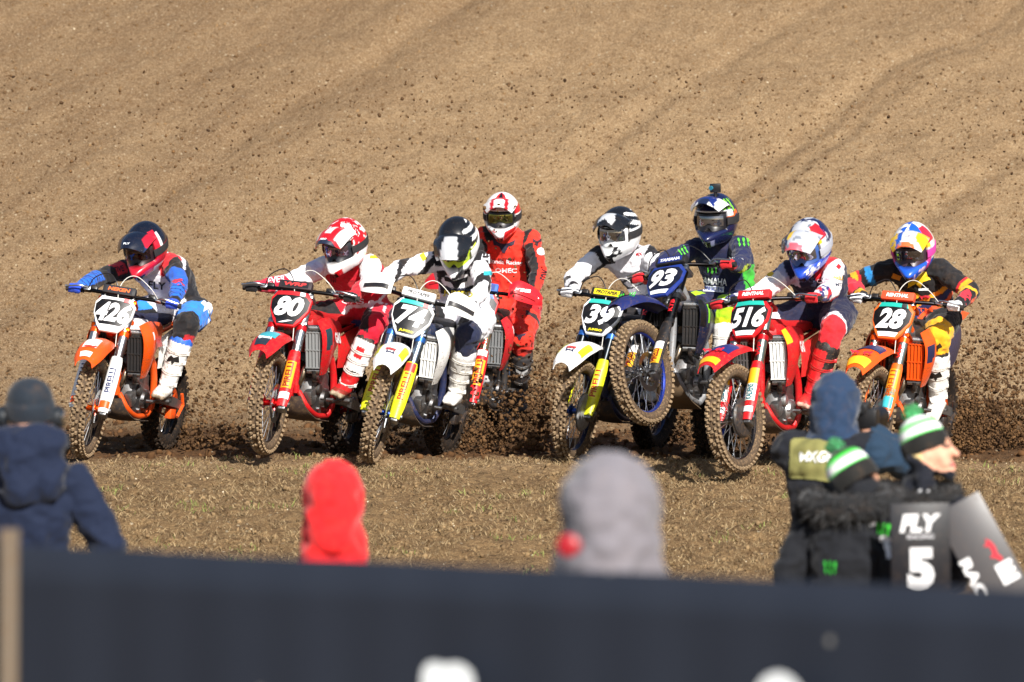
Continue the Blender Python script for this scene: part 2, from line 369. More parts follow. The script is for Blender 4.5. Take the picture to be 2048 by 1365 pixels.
    h = math_('ADD', h, math_('MULTIPLY', st, .25))
    bp = N.new('ShaderNodeBump'); bp.inputs['Strength'].default_value = .9; bp.inputs['Distance'].default_value = .035; L.new(h, bp.inputs['Height']); L.new(bp.outputs[0], b.inputs['Normal'])
    return mt
ground.data.materials.append(soil_material())

# ------------------------------------------------------------------ scattered soil, straw and thrown dirt
_ico = bmesh.new(); bmesh.ops.create_icosphere(_ico, subdivisions=1, radius=1); _ico.verts.index_update()
IC_V = np.array([v.co[:] for v in _ico.verts]); IC_F = np.array([[v.index for v in f.verts] for f in _ico.faces]); _ico.free()
OCT_V = np.array([[1, 0, 0], [-1, 0, 0], [0, 1, 0], [0, -1, 0], [0, 0, 1], [0, 0, -1]], float); OCT_F = np.array([[0, 2, 4], [2, 1, 4], [1, 3, 4], [3, 0, 4], [2, 0, 5], [1, 2, 5], [3, 1, 5], [0, 3, 5]])
def clods(name, pos, size, mt, label, cat, squash=.75, low=False):
    ICO_V, ICO_F = (OCT_V, OCT_F) if low else (IC_V, IC_F); n = len(pos); k = len(ICO_V); j = RNG.uniform(.62, 1.25, (n, k, 1)); A = RNG.normal(size=(n, 3, 3)); Q = np.linalg.qr(A)[0]
    sc = size[:, None, None] * RNG.uniform(squash * .7, 1.25, (n, 1, 3)); v = np.einsum('nij,nkj->nki', Q, ICO_V[None] * j * sc) + pos[:, None]
    f = (ICO_F[None] + (np.arange(n) * k)[:, None, None]).reshape(-1, 3); me = bpy.data.meshes.new(name); fast_mesh(me, v.reshape(-1, 3), f); me.materials.append(mt)
    return tag(link(name, me), label, cat, kind='stuff')
def soil_bit(c1, c2, sc=9.):
    key = ('soilbit', c1, c2)
    if key in _M: return _M[key]
    mt = bpy.data.materials.new('soil_bits'); mt.use_nodes = True; N = mt.node_tree.nodes; L = mt.node_tree.links; b = N['Principled BSDF']; b.inputs['Roughness'].default_value = .95; b.inputs['Specular IOR Level'].default_value = .1
    tc = N.new('ShaderNodeTexCoord'); nz = N.new('ShaderNodeTexNoise'); nz.inputs['Scale'].default_value = sc; nz.inputs['Detail'].default_value = 5; L.new(tc.outputs['Object'], nz.inputs['Vector'])
    rp = N.new('ShaderNodeValToRGB'); rp.color_ramp.elements[0].position = .35; rp.color_ramp.elements[1].position = .65
    rp.color_ramp.elements[0].color = (*lin(c1), 1); rp.color_ramp.elements[1].color = (*lin(c2), 1); L.new(nz.outputs[0], rp.inputs[0]); L.new(rp.outputs[0], b.inputs['Base Color'])
    _M[key] = mt; return mt
def on_ground(n, x0, x1, y0, y1):
    y = RNG.uniform(y0, y1, n); w = y / 38.; x = RNG.uniform(x0, x1, n) * w; return np.stack([x, y, H(x, y)], 1)
p = on_ground(8500, -3.7, 3.7, 32.5, 38.5); s = .005 + .024 * RNG.random(8500) ** 3.5
clods('soil_clods', p + np.array([0, 0, .003]), s, soil_bit('#63503a', '#8f7757'), 'brown soil crumbs and clods strewn on the ground before the bikes', 'soil', low=True)
p = on_ground(2600, -3.7, 3.7, 38.2, 43.5); s = .008 + .035 * RNG.random(2600) ** 3
clods('turned_soil', p + np.array([0, 0, .004]), s, soil_bit('#3c2a1b', '#6a4c31'), 'loose dark soil churned up around the rear wheels', 'soil')
p = on_ground(16000, -4.0, 4.0, 43, 51.5); s = .004 + .018 * RNG.random(16000) ** 4
clods('bank_soil', p + np.array([0, 0, .002]), s, soil_bit('#4f3a28', '#8d7150', 5.), 'small clods and stones lying on the tan dirt bank', 'soil', low=True)
p = on_ground(1800, -4.0, 4.0, 32.5, 51.5); s = .003 + .008 * RNG.random(1800) ** 3
clods('pale_stones', p + np.array([0, 0, .003]), s, soil_bit('#b8a482', '#d8cbb2'), 'pale pebbles scattered over the soil and the bank', 'pebbles', low=True)
def blades(name, base, hgt, wid, lean, mt, label, cat):
    n = len(base); a = RNG.uniform(0, 2 * math.pi, n); d = np.stack([np.cos(a), np.sin(a), 0 * a], 1); q = RNG.uniform(0, 2 * math.pi, n); e = np.stack([np.cos(q), np.sin(q), 0 * q], 1)
    up = np.array([0, 0, 1.]); l = RNG.uniform(*lean, n)[:, None]; hh = hgt[:, None]; w = wid[:, None]
    v = np.stack([base - e * w, base + e * w, base + d * l * hh * .45 + up * hh * .55 + e * w * .8, base + d * l * hh * .45 + up * hh * .55 - e * w * .8, base + d * l * hh * 1.1 + up * hh * (1 - .35 * l)], 1)
    k = np.arange(n)[:, None] * 5; f = np.concatenate([k + np.array([0, 1, 2]), k + np.array([0, 2, 3]), k + np.array([3, 2, 4])]); me = bpy.data.meshes.new(name); fast_mesh(me, v.reshape(-1, 3), f); me.materials.append(mt)
    return tag(link(name, me), label, cat, kind='stuff')
p = on_ground(32000, -3.8, 3.8, 32.5, 38.2); k = fbm(p * np.array([1.3, 1.3, 0]) + 4, 2) > .40; p = p[k]
blades('straw', p, RNG.uniform(.015, .055, len(p)), RNG.uniform(.0015, .0034, len(p)), (.5, 2.2), soil_bit('#776245', '#a99370', 20.), 'short dry straw stubble in the soil before the bikes', 'straw')
c = on_ground(70, -3.8, 3.8, 32.6, 38.4); p = np.repeat(c, 16, 0) + RNG.normal(size=(70 * 16, 3)) * np.array([.05, .05, 0]); p[:, 2] = H(p[:, 0], p[:, 1])
blades('green_shoots', p, RNG.uniform(.015, .06, len(p)), RNG.uniform(.0015, .0035, len(p)), (.1, 1.0), soil_bit('#5f6e34', '#93985a', 15.), 'sparse tufts of green grass in the soil', 'grass')
# ------------------------------------------------------------------ motorcycles
RAKE = math.radians(27)
AXLE = V3(1.48, 0, .345); UPF = V3(-math.sin(RAKE), 0, math.cos(RAKE)); FWF = V3(math.cos(RAKE), 0, math.sin(RAKE)); YL = V3(0, 1, 0)
P0 = AXLE - FWF * .04
def S(s, f=0., y=0.): return P0 + UPF * s + FWF * f + YL * y
def R_world(yaw, pit, roll): return rot((0, 0, 1), -math.pi / 2 - yaw) @ rot((0, 1, 0), -pit) @ rot((1, 0, 0), roll)

def tyre_mesh(R, half, minor, knobs, mats, rear=False):
    mb = MB(); mj = R - minor - .012; prof = []
    for k in range(16):
        a = 2 * math.pi * k / 16; prof.append((mj + minor * math.cos(a), half * math.sin(a)))
    mb.lathe(prof, (0, 0, 0), (0, 1, 0), 56, 0, close=True)
    rows = [(-.95, .5), (-.5, 0), (0, .5), (.5, 0), (.95, .5)]
    for k in range(knobs):
        for q, (e, ph) in enumerate(rows):
            if q == 2 and k % 2: continue
            th = 2 * math.pi * (k + ph) / knobs; t = e * 1.0
            er = V3(math.cos(th), 0, math.sin(th)); et = V3(-math.sin(th), 0, math.cos(th)); n = er * math.cos(t) + YL * math.sin(t); b = YL * math.cos(t) - er * math.sin(t)
            c = er * mj + er * minor * math.cos(t) + YL * half * math.sin(t)
            Rm = np.stack([et, b, n], 1); j = 1 + .12 * math.sin(k * 7.1 + q * 3)
            mb.box(c + n * .004, ((.026 if rear else .0195) * j, (.03 if rear else .0185) * j, .028), Rm, 1, .8)
    return mb.mesh('tyre', mats, 30)
def wheel(name, parent, loc, front, spec, steer=0., spin=0.):
    w = empty(name, loc, parent); w.rotation_euler = (0, 0, 0)
    R, half, mn = (.345, .042, .036) if front else (.335, .060, .050); rr = R - 2 * mn - .006
    mats = [pm('#4a3e33', .9, 0, .6, .2, mud='#94795a', dscale=60.), pm('#7d6a54', .95, 0, .75, .2, mud='#b09673', dscale=45.)] if front else [pm('#161414', .9, 0, .3, .2, dscale=40.), pm('#201c19', .95, 0, .45, .2, dscale=40.)]
    key = ('tyre', front)
    if key not in _M: _M[key] = tyre_mesh(R, half, mn, 52 if front else 36, mats, not front)
    link('tyre', _M[key], w)
    m = MB(); m.lathe([(rr + .012, -.027), (rr + .016, -.024), (rr, -.02), (rr - .012, -.008), (rr - .012, .008), (rr, .02), (rr + .016, .024), (rr + .012, .027), (rr + .004, 0)], (0, 0, 0), (0, 1, 0), 56, 0, close=True)
    m.build('rim', pm(spec['rim'], .3, .6, .2), w)
    if spec.get('rimtape'):
        for a0 in (.2, 2.3, 4.4): t = MB(); t.tube([V3(math.cos(a), 0, math.sin(a)) * (rr + .012) + YL * .0275 for a in np.linspace(a0, a0 + .8, 10)], .004, 6); t.build('rim_tape', plastic(spec['rimtape'], .1), w)
    m = MB(); hr = .035 if front else .06
    for k in range(32):
        a = 2 * math.pi * k / 32; sd = 1 if k % 2 else -1; b = a + (.35 if (k // 2) % 2 else -.35)
        m.tube([V3(hr * math.cos(b), .035 * sd, hr * math.sin(b)), V3((rr - .008) * math.cos(a), .006 * sd, (rr - .008) * math.sin(a))], .0026, 5, caps=False)
    m.build('spokes', metal('#c9ccd0', .3, .15), w)
    m = MB(); m.lathe([(.001, -.075), (.022, -.075), (.024, -.05), (hr + .008, -.042), (hr + .01, -.034), (hr * .6, -.02), (hr * .6, .02), (hr + .01, .034), (hr + .008, .042), (.024, .05), (.022, .075), (.001, .075)], (0, 0, 0), (0, 1, 0), 20)
    m.build('hub', metal(spec['hub'], .35, .2), w)
    sd = 1 if front else -1; m = MB(); ro = .13 if front else .115
    m.lathe([(ro - .035, .047), (ro, .047), (ro, .051), (ro - .035, .051)], (0, 0, 0), (0, sd, 0), 36, close=True)
    for k in range(5):
        a = k * 1.2566; m.tube([V3(.035 * math.cos(a), sd * .046, .035 * math.sin(a)), V3((ro - .03) * math.cos(a + .3), sd * .049, (ro - .03) * math.sin(a + .3))], .007, 6)
    m.build('brake_disc', metal('#9a9da0', .3, .15), w)
    if not front:
        m = MB(); m.lathe([(.075, .052), (.108, .052), (.112, .055), (.108, .058), (.075, .058)], (0, 0, 0), (0, 1, 0), 40, close=True)
        for k in range(6):
            a = k * 1.047; m.tube([V3(.03 * math.cos(a), .052, .03 * math.sin(a)), V3(.08 * math.cos(a), .055, .08 * math.sin(a))], .008, 6)
        m.build('sprocket', pm(spec['sprocket'], .35, .6, .3), w)
    if front and spec.get('discguard'):
        m = MB(); m.lathe([(.001, .075), (.09, .075), (.118, .068), (.128, .055), (.122, .055), (.001, .062)], (0, 0, 0), (0, 1, 0), 32); m.build('disc_guard', plastic(spec['discguard'], .3), w)
    return w

PLATE = [(-.105, .132), (.105, .132), (.142, .085), (.136, .0), (.094, -.09), (.062, -.132), (-.062, -.132), (-.094, -.09), (-.136, .0), (-.142, .085)]
PLATE_BEND = lambda a, b: -1.5 * a * a
def motorcycle(sp):
    X, Y, yaw, pit, roll, st = sp['pose']; ext = sp.get('ext', 0.)
    root = empty('motorcycle', (X, Y, sp.get('z', 0.)))
    Rw = R_world(yaw, pit, roll); root.rotation_euler = Matrix(Rw.tolist()).to_euler(); tag(root, sp['label'], 'motorcycle', 'motocross bikes racing off the start')
    Rs = rot(UPF, st); ST = lambda p: P0 + Rs @ (np.asarray(p, float) - P0); SD = lambda d: Rs @ np.asarray(d, float)
    main, acc, fram = sp['main'], sp['acc'], sp['frame']
    ax = AXLE - UPF * ext; Sx = lambda s, f=0., y=0.: S(s - ext, f, y)
    # wheels
    w = wheel('front_wheel', root, ST(ax), True, sp); w.rotation_euler = Matrix((Rs @ rot((0, 1, 0), sp.get('spin', .3))).tolist()).to_euler()
    wheel('rear_wheel', root, (0, 0, .335), False, sp)
    # forks
    for sd in (1, -1):
        m = MB(); m.tube([Sx(.0, .04, sd * .10), Sx(.42, .04, sd * .10)], .024, 14); m.xf(ST); leg = m.build('fork_leg', metal('#b9bcc0', .22, .2), root)
        m = MB(); m.tube([S(.33, .04, sd * .10), S(.36, .04, sd * .10), S(.37, .04, sd * .10), S(.82, .04, sd * .10)], [.029, .029, .031, .031], 16); m.tube([S(.82, .04, sd * .10), S(.835, .04, sd * .10)], .027, 12, 1); m.xf(ST); m.build('upper_tube', [metal(sp['tube'], .3, .12), metal(sp['cap'], .3, .1)], leg)
        for s0, s1, r_ in ((.34, .375, .034), (.545, .58, .0355)): m = MB(); m.tube([S(s0, .04, sd * .10), S(s1, .04, sd * .10)], r_, 16); m.xf(ST); m.build('clamp_ring', pm(sp['ring'], .35, .5, .1), leg)
        # guard: a half shell in front of the lower tube, ending in the axle foot
        rows = []
        for s_, r_, w_ in ((-.03, .038, .9), (.06, .044, 1.15), (.2, .043, 1.3), (.34, .041, 1.25), (.385, .038, 1.0)):
            rows.append([Sx(s_, .04 + r_ * math.cos(a), sd * .10 + r_ * math.sin(a)) for a in np.linspace(-w_, w_, 7)])
        m = MB(); m.patch(rows, 14, 12, .005); m.xf(ST); g = m.build('fork_guard', plastic(sp['guard'], .15), leg)
        m = MB(); m.rbox(Sx(-.005, .03, sd * .10), (.075, .05, .085), rot((0, 1, 0), -RAKE), 0, .35); m.tube([ax + YL * sd * .08, ax + YL * sd * .137], [.026, .022], 14); m.tube([ax + YL * sd * .137, ax + YL * sd * .146], .014, 6); m.xf(ST); m.build('axle_foot', metal(sp.get('foot', '#8d9093'), .4, .3), leg)
        c0 = .03; bend = lambda a, b: -(.044 - math.sqrt(max(.044 ** 2 - a * a, 1e-6)))
        for (s0, s1, col, txt, tc) in sp['guard_stickers']:
            mid = Sx((s0 + s1) / 2, .04 + .0445, sd * .10)
            d = poly('sticker', RECT, ST(mid), SD(YL), SD(UPF), .07, s1 - s0, ink(col), g, .008, bend, cut=.2)
            if txt: text('lettering', txt, ST(mid), SD(UPF), SD(-YL), (s1 - s0) * .9, .044, ink(tc), g, 0, .03, .0105, lambda a, b: bend(b, a))
        if sp.get('tube_mark'):
            text('lettering', sp['tube_mark'][0], ST(S(.475, .04 + .0315, sd * .1)), SD(UPF), SD(-YL), .10, .034, ink(sp['tube_mark'][1]), leg, .1, .04, .003, lambda a, b: -(.031 - math.sqrt(max(.031 ** 2 - b * b, 1e-6))))
    m = MB()
    for s_ in (.60, .80): m.rbox(S(s_, .02, 0), (.10, .27, .035), rot((0, 1, 0), -RAKE), 0, .5)
    m.tube([S(.55, 0, 0), S(.85, 0, 0)], .024, 12); m.xf(ST); m.build('triple_clamp', metal(sp['clamp'], .35, .15), root)
    # handlebar, grips, levers, pad, hoses
    half_bar = [(.895, -.085, .40), (.893, -.065, .30), (.885, -.035, .22), (.855, .03, .115), (.838, .05, .075), (.835, .052, 0)]
    pts = [S(a, b, -c) for a, b, c in half_bar] + [S(a, b, c) for a, b, c in half_bar[-2::-1]]
    m = MB(); m.tube(cr(pts, 41), .014, 10); m.xf(ST); bar = m.build('handlebar', metal(sp['bar'], .35, .1), root)
    for sd in (1, -1):
        gp = [S(.895, -.085, sd * .405), S(.893, -.068, sd * .285)]; m = MB(); m.tube([gp[0], gp[0] + (gp[1] - gp[0]) * .06, gp[0] + (gp[1] - gp[0]) * .07, gp[1], gp[1] + (gp[1] - gp[0]) * .05], [.021, .021, .0175, .0175, .022], 12); m.xf(ST); m.build('grip', pm('#1b1b1d', .8, 0, .2), bar)
        pv = S(.895, -.03, sd * .245); m = MB(); m.rbox(S(.897, -.05, sd * .25), (.05, .05, .035), rot((0, 1, 0), -RAKE), 0, .4); m.tube(cr([pv, S(.893, .0, sd * .29), S(.885, -.012, sd * .36), S(.883, -.022, sd * .40)], 10), [.009] + [.0065] * 8 + [.009], 8); m.xf(ST); m.build('lever', metal('#b5b8bb', .35, .1), bar)
        m = MB(); m.rbox(S(.905, -.045, sd * .205), (.045, .05, .04), rot((0, 1, 0), -RAKE), 0, .4); m.xf(ST); m.build('switch_block', plastic('#1a1a1c', .1), bar)
        if sp.get('handguard'):
            rows = []
            for b, e in ((.07, .19), (.085, .24), (.055, .31), (.0, .385), (-.05, .425)):
                hh = .05 if e < .2 else .075 if e < .33 else .06 if e < .4 else .03
                rows.append([S(.885 + k * hh, b - .018 * k * k, sd * e) for k in (-1, -.4, .4, 1)])
            m = MB(); m.patch(rows, 16, 8, .006); m.xf(ST); h = m.build('handguard', plastic(sp['handguard'], .1), root)
            if sp.get('handguard_text'): text('lettering', sp['handguard_text'], ST(S(.885, .066, sd * .285)), SD(nrm(V3(-.35 * sd, 1, 0))), SD(UPF), .12, .026, ink('#f4f4f4'), h, .2, .04, .012)
            rows = [[S(.862 + k, b + .004, sd * e) for k in (-.014, .014)] for b, e in ((.088, .21), (.087, .25), (.058, .31), (.003, .385))]
            m = MB(); m.patch(rows, 14, 4, .004); m.xf(ST); m.build('guard_stripe', plastic(sp.get('guard_stripe', '#222226'), .1), h)
    m = MB(); m.rbox(S(.868, .065, 0), (.05, .23, .062), rot((0, 1, 0), -RAKE), 0, .35); m.xf(ST); pad = m.build('bar_pad', pm(sp['pad'], .6, 0, .1), bar)
    pc, pt, pcol = sp['pad_text']
    if pc: poly('sticker', RECT, ST(S(.868, .0905, 0)), SD(YL), SD(UPF), .185, .042, ink(pc), pad, .002)
    if pt: text('lettering', pt, ST(S(.868, .0905, 0)), SD(YL), SD(UPF), .155, .026, ink(pcol), pad, .15, .04, .0035)
    m = MB(); m.tube(cr([S(.885, .0, .255), S(.93, .06, .2), S(1.0, .055, .09), S(.97, .06, .02), S(.86, .075, -.005), S(.66, .08, .04), S(.45, .09, .075)], 30), .0028, 7); m.tube(cr([S(.895, -.02, -.24), S(.95, .04, -.2), S(.985, .07, -.1), S(.90, .08, -.02), S(.8, .0, .0)], 24), .004, 7, 1); m.xf(ST); m.build('hose', [plastic(sp.get('hose', '#d9d6ce'), .05), plastic('#1c1c1f', .1)], bar)
    # number plate
    def plate_body(k, lift, th):
        m = MB(); n = len(PLATE); rings = []; O, U, W, N = S(.675, .115), YL, UPF, FWF
        for q in (1, .97, .7, .4, .12):
            d = -.006 if q == 1 else 0.
            rings.append([O + U * a * q * k + W * b * q * k + N * (lift + d + PLATE_BEND(a * q * k, 0)) for a, b in PLATE])
        back = [[p - N * th for p in rings[0]]]
        m.loft(back + rings, 0, True); return m.xf(ST)
    pl = plate_body(1.0, 0, .012).build('number_plate', plastic(sp['plate_edge'], .1), root)
    PO, PU, PW = ST(S(.675, .115)), SD(YL), SD(UPF)
    fld = [(a / .142 * .93, b / .132 * .76 + .02) for a, b in PLATE]
    poly('number_field', fld, PO, PU, PW, .284, .264, ink(sp['plate_field']), pl, .002, PLATE_BEND, cut=.25)
    top = sp.get('plate_top')
    if top: poly('sticker', [(-.66, -1), (.66, -1), (.58, 1), (-.58, 1)], PO + PW * .112, PU, PW, .32, .03, ink(top), pl, .004, PLATE_BEND, cut=.3)
    if sp.get('plate_flag'): poly('sticker', RECT, PO + PW * .111 + PU * .075, PU, PW, .034, .028, ink(sp['plate_flag']), pl, .006, lambda a, b: PLATE_BEND(a + .075, 0))
    if sp.get('plate_low'):
        c, t, tc = sp['plate_low']; poly('sticker', [(-.8, -1), (.8, -1), (1, 1), (-1, 1)], PO - PW * .102, PU, PW, .145, .034, ink(c), pl, .004, PLATE_BEND)
        if t: text('lettering', t, PO - PW * .102, PU, PW, .10, .021, ink(tc), pl, .1, .04, .006, PLATE_BEND)
    nw = {1: .095, 2: .195, 3: .238}[len(sp['number'])]
    text('race_number', sp['number'], PO + PW * .012, PU, PW, nw, .148, ink('#f3f3f3'), pl, .22, .045, .005, PLATE_BEND)
    # front fender
    rows = []
    for fx, fz, wd, dr in ((-.27, .43, .055, .0), (-.12, .455, .08, .02), (.0, .46, .098, .034), (.14, .445, .104, .04), (.27, .40, .094, .04), (.37, .335, .06, .03)):
        c = AXLE + V3(fx, 0, fz)
        rows.append([c + V3(0, k * wd, q) for k, q in ((-1, -dr - .012), (-.8, -dr * .3), (-.35, .008), (0, .012), (.35, .008), (.8, -dr * .3), (1, -dr - .012))])
    m = MB(); G = m.patch(rows, 22, 17, .004); m.xf(ST); fen = m.build('front_fender', plastic(main if not sp.get('fender') else sp['fender'], .15), root)
    for (u0, u1, v0, v1, col) in sp.get('fender_stickers', []):
        q = G[int(u0 * 21):int(u1 * 21) + 1, int(v0 * 16):int(v1 * 16) + 1]; nu, nv = q.shape[:2]; vv = [ST(p + V3(.002, 0, .005)) for p in q.reshape(-1, 3)]
        mb = MB(); mb.add(vv, [(i * nv + j, (i + 1) * nv + j, (i + 1) * nv + j + 1, i * nv + j + 1) for i in range(nu - 1) for j in range(nv - 1)]); mb.build('sticker', ink(col), fen)
    fo, fu = AXLE + V3(.24, 0, .425), nrm(V3(-.55, 0, .83))
    if sp.get('fender_mark'):
        kind, col, sz = sp['fender_mark']
        if isinstance(kind, str): text('lettering', kind, ST(fo), SD(YL), SD(fu), sz[0], sz[1], ink(col), fen, .1, .04, .009)
        else: poly('emblem', kind, ST(fo), SD(YL), SD(fu), sz[0], sz[1], ink(col), fen, .009)
    if sp.get('fender_mark2'):
        for sd in (1, -1):
            kind, col, sz, dx, dz = sp['fender_mark2']; k2 = kind if isinstance(kind[0][0], (list, tuple)) else [(a_ * sd, b_) for a_, b_ in kind][::sd]; poly('emblem', k2, ST(AXLE + V3(dx, sd * .045, dz)), SD(YL), SD(fu), sz[0], sz[1], ink(col), fen, .012)
    # radiators with louvres, and shrouds
    for sd in (1, -1):
        Rr = rot((0, 1, 0), math.radians(12)) @ rot((0, 0, 1), sd * math.radians(8)); c = V3(1.005, sd * .125, .715)
        m = MB(); m.rbox(c, (.035, .115, .27), Rr, 0, .2); m.tube([c + Rr @ V3(0, -.05, .145), c + Rr @ V3(0, .05, .145)], .022, 10, 1); m.tube([c + Rr @ V3(0, -.05, -.145), c + Rr @ V3(0, .05, -.145)], .02, 10, 1)
        r = m.build('radiator', [metal('#3c3e40', .6, .3), metal('#a9abad', .4, .25)], root)
        m = MB(); m.box((0, 0, 0), (.004, .018, .25)); sm = m.mesh('louvre_slat', [pm(sp['louvre'], .4, .3 if sp['louvre'] != '#e2e4e2' else 0, .15)])
        m = MB(); m.box((0, 0, 0), (.006, .112, .008)); cm = m.mesh('louvre_bar', [sm.materials[0]])
        for k in range(5):
            o = link('louvre_slat', sm, r); o.location = c + Rr @ V3(.026, -.045 + k * .0225, 0); o.rotation_euler = Matrix((Rr @ rot((0, 0, 1), .5 * sd)).tolist()).to_euler()
        for k in (0, 2.5, 5):
            o = link('louvre_bar', cm, r); o.location = c + Rr @ V3(.029, 0, -.12 + k * .048); o.rotation_euler = Matrix(Rr.tolist()).to_euler()
        rows = [[(1.07, .155, .905), (1.085, .20, .82), (1.07, .205, .72), (1.03, .185, .62), (.985, .165, .545)], [(.95, .165, .93), (.95, .225, .85), (.94, .23, .74), (.91, .2, .63), (.89, .17, .56)], [(.78, .14, .93), (.78, .175, .86), (.78, .18, .77), (.79, .165, .68), (.80, .15, .60)], [(.52, .105, .915), (.52, .125, .88), (.54, .13, .83), (.57, .13, .78), (.6, .125, .74)]]
        rows = [[V3(a, sd * b, z) for a, b, z in r_] for r_ in rows]
        m = MB(); G2 = m.patch(rows, 18, 16, .004 * sd); sh = m.build('radiator_shroud', plastic(sp['shroud'], .18), root)
        for (u0, u1, v0, v1, col) in sp.get('shroud_stickers', []):
            q = G2[int(u0 * 17):int(u1 * 17) + 1, int(v0 * 15):int(v1 * 15) + 1]; nu, nv = q.shape[:2]
            mb = MB(); mb.add([p + V3(.002, sd * .004, .001) for p in q.reshape(-1, 3)], [(i * nv + j, (i + 1) * nv + j, (i + 1) * nv + j + 1, i * nv + j + 1) for i in range(nu - 1) for j in range(nv - 1)]); mb.build('sticker', ink(col), sh)
        if sp.get('shroud_text'): text('lettering', sp['shroud_text'][0], V3(.84, sd * .215, .80), V3(-sd * 1., -.22, 0) if sd > 0 else V3(1, -.22, 0), V3(0, -.25 * sd, 1), .26, .075, ink(sp['shroud_text'][1]), sh, .2, .05, .012)
    # tank, seat, rear
    def ring(x, z, w, h, n=14, e=2.6): return [V3(x, math.copysign(abs(math.cos(q)) ** (2 / e), math.cos(q)) * w, z + math.copysign(abs(math.sin(q)) ** (2 / e), math.sin(q)) * h) for q in (2 * math.pi * k / n for k in range(n))]
    m = MB(); m.loft([ring(1.03, .86, .04, .05), ring(.98, .87, .10, .08), ring(.85, .87, .125, .09), ring(.7, .86, .11, .09), ring(.6, .84, .09, .07)]); m.build('fuel_tank', plastic(sp.get('tank', '#1d1d20'), .2), root)
    m = MB(); m.loft([ring(.98, .935, .05, .02), ring(.9, .955, .065, .03), ring(.7, .94, .078, .04), ring(.5, .92, .085, .045), ring(.3, .925, .085, .045), ring(.12, .95, .08, .035), ring(-.02, .965, .05, .02)]); m.build('seat', pm(sp['seat'], .75, 0, .2, .3, .2, 150.), root)
    rows = [[V3(x, y, z + .02 - 2.2 * y * y) for y in (-w_, -w_ * .5, 0, w_ * .5, w_)] for x, z, w_ in ((.2, .90, .10), (.05, .93, .105), (-.15, .965, .10), (-.32, .985, .08), (-.42, .975, .06))]
    m = MB(); m.patch(rows, 16, 10, .004); m.build('rear_fender', plastic(main, .2), root)
    for sd in (1, -1):
        rows = [[V3(a, sd * b, z) for a, b, z in r_] for r_ in ([(.56, .12, .80), (.56, .13, .70), (.55, .125, .60)], [(.36, .125, .86), (.34, .145, .74), (.34, .14, .62)], [(.12, .12, .90), (.09, .135, .80), (.1, .13, .68)], [(-.06, .10, .92), (-.07, .11, .86), (-.06, .11, .78)])]
        m = MB(); m.patch(rows, 14, 10, .004 * sd); m.build('side_panel', plastic(sp.get('side', '#f0f0ee'), .2), root)
    # frame
    m = MB(); hd = S(.60, -.0); h2 = S(.78, -.0)
    m.tube([S(.57, 0), S(.83, 0)], .034, 14)
    m.tube(cr([h2, V3(1.0, 0, .70), V3(.985, 0, .52), V3(.97, 0, .42)], 14), .024, 10)
    for sd in (1, -1):
        m.tube(cr([h2 + YL * sd * .03, V3(.9, sd * .085, .84), V3(.7, sd * .11, .72), V3(.58, sd * .115, .55), V3(.56, sd * .11, .36), V3(.6, sd * .09, .28)], 20), .024, 10)
        m.tube(cr([V3(.975, sd * .02, .43), V3(.94, sd * .075, .33), V3(.8, sd * .09, .275), V3(.6, sd * .09, .275)], 16), .019, 10)
        m.tube(cr([V3(.62, sd * .09, .82), V3(.3, sd * .085, .87), V3(.02, sd * .07, .92)], 8), .014, 8); m.tube([V3(.57, sd * .1, .58), V3(.15, sd * .085, .86)], .012, 8)
    m.build('frame', pm(fram, .4, .2, .3), root)
    # engine
    m = MB(); m.rbox((.74, 0, .40), (.36, .19, .24), rot((0, 1, 0), -.1), 0, .45); m.rbox((.66, 0, .5), (.2, .17, .14), None, 0, .4)
    m.loft([[V3(.80, 0, .48) + rot((0, 1, 0), -.12) @ V3(a, b, h) for a, b in ((.06, .06), (-.06, .06), (-.06, -.06), (.06, -.06))] for h in (0, .12)]); m.rbox((.82, 0, .64), (.14, .17, .1), rot((0, 1, 0), -.1), 0, .4)
    for k in range(4): m.rbox((.80, 0, .50 + k * .026), (.15, .15, .008), rot((0, 1, 0), -.12), 0, .2)
    eng = m.build('engine', metal('#77787a', .5, .45), root)
    for sd in (1, -1):
        m = MB(); m.lathe([(.001, .128), (.05, .128), (.062, .122), (.068, .105), (.075, .09)], (.70, 0, .385), (0, sd, 0), 24, 0); m.lathe([(.001, .12), (.03, .12), (.038, .112), (.04, .09)], (.82, 0, .45), (0, sd, 0), 18, 0)
        for k in range(7):
            a = k * .9; m.tube([V3(.70 + .066 * math.cos(a), sd * .1, .385 + .066 * math.sin(a)), V3(.70 + .066 * math.cos(a), sd * .122, .385 + .066 * math.sin(a))], .006, 6)
        m.build('engine_cover', metal(sp.get('cover', '#5a5b5d'), .45, .4), eng)
    m = MB(); m.tube(cr([V3(.99, .125, .575), V3(.96, .12, .53), V3(.88, .10, .52), V3(.80, .085, .50)], 12), .016, 10); m.tube(cr([V3(.99, -.1, .58), V3(.95, -.06, .55), V3(.9, .0, .56), V3(.86, .06, .60)], 10), .014, 10); m.tube(cr([V3(.98, .07, .87), V3(.92, .05, .80), V3(.86, .03, .70)], 10), .014, 10); m.build('coolant_hose', pm('#1c1c1f', .55, 0, .25), eng)
    m = MB(); m.tube(cr([V3(.89, .03, .61), V3(.965, .05, .585), V3(.975, .03, .50), V3(.94, -.04, .44), V3(.86, -.12, .42), V3(.7, -.16, .47)], 22), .02, 12); m.build('header_pipe', metal('#8a7f70', .3, .3), root)
    for k in range(5):
        a = k * 1.257; m = MB(); m.tube([V3(.76 + .1 * math.cos(a), .09, .40 + .085 * math.sin(a)), V3(.76 + .1 * math.cos(a), .108, .40 + .085 * math.sin(a))], .009, 6); m.build('bolt', metal('#a9abad', .35, .3), eng)
